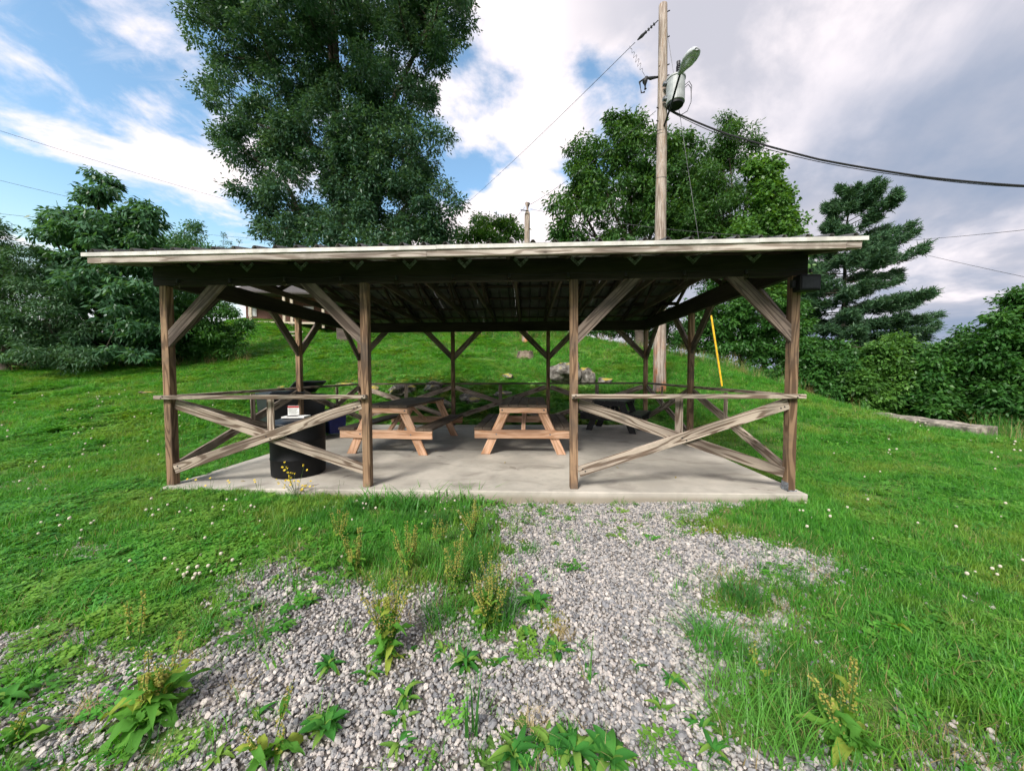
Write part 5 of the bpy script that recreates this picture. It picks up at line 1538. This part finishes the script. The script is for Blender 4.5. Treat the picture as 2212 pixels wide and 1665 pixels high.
ros = [(711, 1447, .75, 14, 0, 'bushy little weed left of the lone tall dock'), (795, 1472, .75, 12, 0, 'spiky weed just below the lone tall dock'), (883, 1422, .6, 9, 0, 'dark weed tucked at the right foot of the lone dock'),
       (880, 1512, .7, 10, 0, 'loose weed in gravel below the spiky weed'), (866, 1560, .7, 8, 0, 'thin pale weed low in the middle gravel'), (865, 1622, .7, 9, 0, 'thin weed at the bottom middle of the gravel'),
       (702, 1580, .75, 14, 1, 'bright rounded weed alone in the lower gravel'), (955, 1418, .6, 9, 0, 'leftmost of a row of weeds under the dock island'), (1005, 1440, .85, 15, 0, 'bushy bright weed in the middle of the gravel'),
       (1075, 1440, .65, 11, 0, 'weed right of the bushy bright one'), (1140, 1380, .6, 10, 1, 'round-leaved weed at the right end of the dock island'), (1155, 1310, .85, 14, 1, 'broad plantain rosette right of the grass clump'),
       (1205, 1415, .8, 12, 0, 'grassy weed below the yellow stonecrop patch'), (1378, 1448, .45, 6, 0, 'tiny weed in open gravel right of centre'), (1425, 1545, .65, 10, 0, 'pale spreading weed in the lower right gravel'),
       (1455, 1480, .7, 11, 0, 'dark leafy weed between gravel and right grass'), (1548, 1640, .65, 9, 0, 'weed at the bottom edge of the right gravel'), (1515, 1575, .6, 10, 0, 'ferny yellowish weed near the right gravel edge'),
       (550, 1572, .75, 11, 0, 'weed between sprawling dock and lone bright weed'), (672, 1305, .5, 8, 1, 'small pale weed high in the left gravel'), (600, 1258, .65, 9, 0, 'flat weed at the upper left gravel tip'),
       (545, 1320, .6, 9, 0, 'thin weed beside the rushy tuft at left'), (270, 1480, .7, 11, 0, 'blue green weed above the sprawling dock'), (120, 1440, .75, 12, 0, 'weed cluster at the far left gravel edge'),
       (1240, 1640, 1.0, 30, 0, 'large plantain clump at the bottom middle edge'), (1180, 1625, 1.0, 16, 0, 'leafy clump left of the large plantain'), (1320, 1650, .8, 16, 1, 'plantain right of the large bottom clump'),
       (1110, 1640, .9, 14, 0, 'narrow-leaved weed at the bottom edge left of plantain'), (1420, 1295, .4, 6, 0, 'tiny weed high in the open right gravel'), (1200, 1180, .5, 8, 0, 'small weed beside the grass tongue near the slab'),
       (640, 1345, .4, 6, 0, 'speck of green weed in upper left gravel'), (470, 1650, .6, 8, 0, 'grey green weed at bottom left of gravel'), (1270, 1470, .55, 8, 0, 'weed at the foot of tall grass blades'), (20, 1520, .8, 12, 1, 'leafy weed at the left picture edge')]
for i, (u, v, s, n, kd, lb_) in enumerate(ros): rosette(u, v, lb_, s, n, i, kd)
# grass clumps
def clump(u, v, label, n, h, w, spread, lean, seed, mat='grass2', dryn=0):
    r = random.Random(seed + 40); q = gnd(u, v)
    t = empty('grass_clump', q, label, 'grass clump', group='grass clumps in the gravel')
    link('blades', blade_set(n, h, w, spread, lean, r, mat, 'blades', 5), t)
    if dryn: link('dry_blades', blade_set(dryn, h * .9, w * .7, spread, lean * 1.1, r, 'dry', 'dry_blades', 5), t)
for i, a in enumerate(((1085, 1345, 'dense dark grass clump between rusty docks and plantain', 160, .20, .006, .09, .7), (1535, 1400, 'big drooping grass clump in the right gravel', 190, .17, .008, .11, 1.1),
        (1600, 1305, 'drooping grass clump nearest the right lawn', 170, .16, .007, .11, 1.0), (1630, 1560, 'large wild grass clump at the lower right gravel edge', 320, .19, .006, .20, .9),
        (1700, 1490, 'dense grass mass above the lower right clump', 260, .18, .006, .2, .8), (1272, 1475, 'two tall upright grass blades in open gravel', 4, .24, .009, .015, .15), (1022, 1600, 'tall broad grass stalk near the bottom middle', 8, .30, .012, .03, .3),
        (515, 1300, 'rushy upright tuft at the left gravel edge', 40, .14, .003, .03, .35), (440, 1375, 'spreading crabgrass strands in the left gravel', 40, .18, .005, .06, 1.3), (1145, 1195, 'low grass tuft at the grass tongue tip', 90, .09, .005, .08, .8),
        (950, 1340, 'grass clump left of the rusty docks', 110, .14, .007, .10, .9), (905, 1215, 'tall dark grass at the tip of the lawn tongue', 140, .20, .006, .14, .7), (1005, 1225, 'leafy grass by the gravel right of the lawn tongue', 130, .16, .006, .14, .8),
        (560, 1390, 'pale grass strands lying in the left gravel', 26, .17, .004, .05, 1.4), (1690, 1265, 'grass tuft bulging from the right lawn over gravel', 200, .13, .005, .18, .7), (360, 1320, 'clump of clover and grass at the left gravel bay', 120, .10, .005, .15, .8))):
    clump(*a, seed=i, dryn=12 if i in (1, 3, 4, 13) else 0)
for i, (u, v, lb_) in enumerate(((1215, 1372, 'dry straw tuft under the yellow stonecrop patch'), (515, 1500, 'dry brown grass tuft in the left gravel'), (190, 1545, 'dry brown tuft near the sprawling dock'), (1150, 1570, 'dry brown tuft above the bottom plantain'))):
    clump(u, v, lb_, 60, .08, .004, .06, 1.2, 70 + i, 'dry')
for i, (u, v, lb_) in enumerate(((700, 1120, 'tall grass tuft left in the weedy lawn tongue'), (790, 1150, 'tall grass tuft among docks of the lawn tongue'), (860, 1130, 'tall grass tuft below the crabgrass'), (930, 1140, 'leafy tall tuft right in the lawn tongue'),
        (985, 1120, 'dense tall tuft near the gravel right of the lawn tongue'), (1040, 1140, 'tall tuft at the right edge of the lawn tongue'), (830, 1200, 'dark tall tuft at the lower lawn tongue'), (1040, 1200, 'tall tuft nearest the open gravel'), (740, 1220, 'short leafy tuft at the upper gravel tip'), (960, 1235, 'drooping tuft above the rusty docks'))):
    clump(u, v, lb_, 110, random.uniform(.14, .22), .007, .17, .8, 300 + i)
# crabgrass along the slab front
for i in range(16):
    u = 770 + i * 18 + random.uniform(-8, 8); v = 1092 + random.uniform(-6, 14)
    clump(u, v, 'lush crabgrass clump overhanging the slab front edge', random.randint(18, 46), random.uniform(.13, .25), .016, .15, 1.25, 100 + i)
for o in [o for o in col.objects if o.get('label', '').startswith('lush crabgrass')]: o['group'] = 'crabgrass clumps along the slab front'
for i, (u, v, lb_) in enumerate(((345, 1062, 'grass tuft outside the left front corner post'), (380, 1068, 'grass tuft hiding the front left slab corner'), (420, 1070, 'grass tuft on the slab edge right of the corner post'), (470, 1073, 'low grass tuft on the slab edge behind wispy stalks'), (530, 1075, 'grass tuft at the slab edge left of the barrel'), (590, 1077, 'grass tuft at the slab edge below the barrel'), (700, 1080, 'grass tuft at the slab edge right of the yellow flowers'))):
    clump(u, v, lb_, 80, random.uniform(.08, .13), .007, .16, .9, 400 + i)
# yellow hawkweed at the slab
q = gnd(640, 1076); hw = empty('hawkweed', q, 'wispy plant with small yellow flowers before the black barrel', 'flowering plant')
fm = MB()
for k in range(9):
    a_ = k * .698; fm.add([(0, 0, .003), (.011 * math.cos(a_ - .25), .011 * math.sin(a_ - .25), .005), (.013 * math.cos(a_), .013 * math.sin(a_), .006), (.011 * math.cos(a_ + .25), .011 * math.sin(a_ + .25), .005)], [(0, 1, 2, 3)])
fm.lathe([(.002, -.008), (.005, -.002), (.004, .003)], 6)
flm = new_mesh('flower', fm.v, fm.f, 'petal_y')
r = random.Random(5)
for i in range(16):
    h = r.uniform(.12, .40); a_ = r.uniform(0, 6.28); sp = r.uniform(.05, .20); dx, dy = math.cos(a_) * sp * 1.2, math.sin(a_) * sp * .4
    mb = MB(); mb.tube([(0, 0, 0), (dx * .5, dy * .5, h * .55), (dx, dy, h)], [.0022, .0018, .001], 4); stm = mb.build('stem', 'stem', hw)
    for j in range(3):
        o = link('flower', flm, stm, (dx + r.uniform(-.045, .045), dy + r.uniform(-.02, .02), h + r.uniform(-.05, .02))); o.rotation_euler = (r.uniform(-.7, .9), r.uniform(-.6, .6), 0); o.scale = (1.1,) * 3
link('leaves', blade_set(50, .10, .010, .10, .9, r, 'grass2', 'leaves', 4), hw)
for i, (u, v) in enumerate(((455, 1068), (500, 1070), (560, 1071), (735, 1073), (415, 1066))):
    q = gnd(u, v); t = empty('hawkweed', q, ['thin yellow-flowered stalk nearest the left corner post', 'thin stalk with a yellow flower left of the barrel', 'yellow-flowered stalk between corner post and barrel', 'dry wispy stalk at the slab edge by the second post', 'leftmost wispy stalk beside the corner post'][i], 'flowering plant')
    for j in range(4):
        h = r.uniform(.10, .22); dx = r.uniform(-.06, .06); mb = MB(); mb.tube([(0, 0, 0), (dx, 0, h)], [.002, .001], 4); s_ = mb.build('stem', 'stem', t)
        if j < 2 and i != 3: o = link('flower', flm, s_, (dx, -.003, h)); o.rotation_euler = (.6, 0, 0)
# clover blossoms
mb = MB(); mb.tube([(0, 0, 0), (.004, 0, .06), (.006, 0, .085)], .0012, 4)
hm = MB(); hm.lathe([(.003, .080), (.010, .084), (.0125, .092), (.010, .100), (.004, .104)], 8)
me = new_mesh('clover_flower', mb.v + hm.v, [tuple(q) for q in mb.f] + [tuple(len(mb.v) + i for i in q) for q in hm.f], 'petal_w')
me.materials.append(MAT['stem'])
for i, pgn in enumerate(me.polygons): pgn.material_index = 1 if i < len(mb.f) else 0
r = random.Random(21); cnt = 0
zones = [((0, 860), (340, 1080), 50), ((120, 1080), (760, 1260), 50), ((380, 1230), (520, 1290), 14), ((1750, 900), (2200, 1080), 46), ((1700, 1080), (2212, 1250), 26), ((1350, 880), (1480, 960), 0), ((380, 900), (560, 960), 14), ((720, 1100), (1000, 1150), 16)]
for (a, b, n) in zones:
    cen = [(r.uniform(a[0], b[0]), r.uniform(a[1], b[1])) for _ in range(max(1, n // 7))]
    for _ in range(n):
        ce = r.choice(cen); w_ = (b[0] - a[0]) * .09
        u, v = (r.uniform(a[0], b[0]), r.uniform(a[1], b[1])) if r.random() < .3 else (ce[0] + r.gauss(0, w_), ce[1] + r.gauss(0, 14)); q = gnd(u, v)
        if gravel_mask(np.array([q[0]]), np.array([q[1]]))[0] or not not_slab(np.array([q[0]]), np.array([q[1]]))[0]: continue
        o = link('clover_flower', me, None, q); o.rotation_euler = (r.uniform(-.25, .25), r.uniform(-.25, .25), r.uniform(0, 6))
        s = r.uniform(.6, 1.05); dq = math.hypot(q[0] - CX, q[1] - CY); s *= 1 + max(0, dq - 5) * .05; o.scale = (s, s, s)
        tag(o, 'small white clover blossom in the lawn', 'flower', 'white clover blossoms')
# bits of litter on the slab
lit = [leaf_mesh(.05, .02, .5, .2, 300 + i, 'dockseed', .9) for i in range(2)]
r = random.Random(8); 
for i, (u, v, lb_) in enumerate(((1090, 1000, 'dead leaf on the slab before the middle table'), (1330, 1010, 'dead leaf on open slab right of the third post'), (940, 975, 'dead leaf on the slab by the left table'), (1460, 1030, 'dead leaf behind the right front cross brace'), (520, 1040, 'dead leaf on the slab near the corner post'))):
    p = flat(u, v, .004); o = link('dead_leaf', lit[i % 2], None, (p[0], p[1], .004)); o.rotation_euler = (0, 0, r.uniform(0, 6)); tag(o, lb_, 'leaf')
print('TRIS', sum(len(m_.loop_triangles) or len(m_.polygons) * 2 for m_ in bpy.data.meshes))
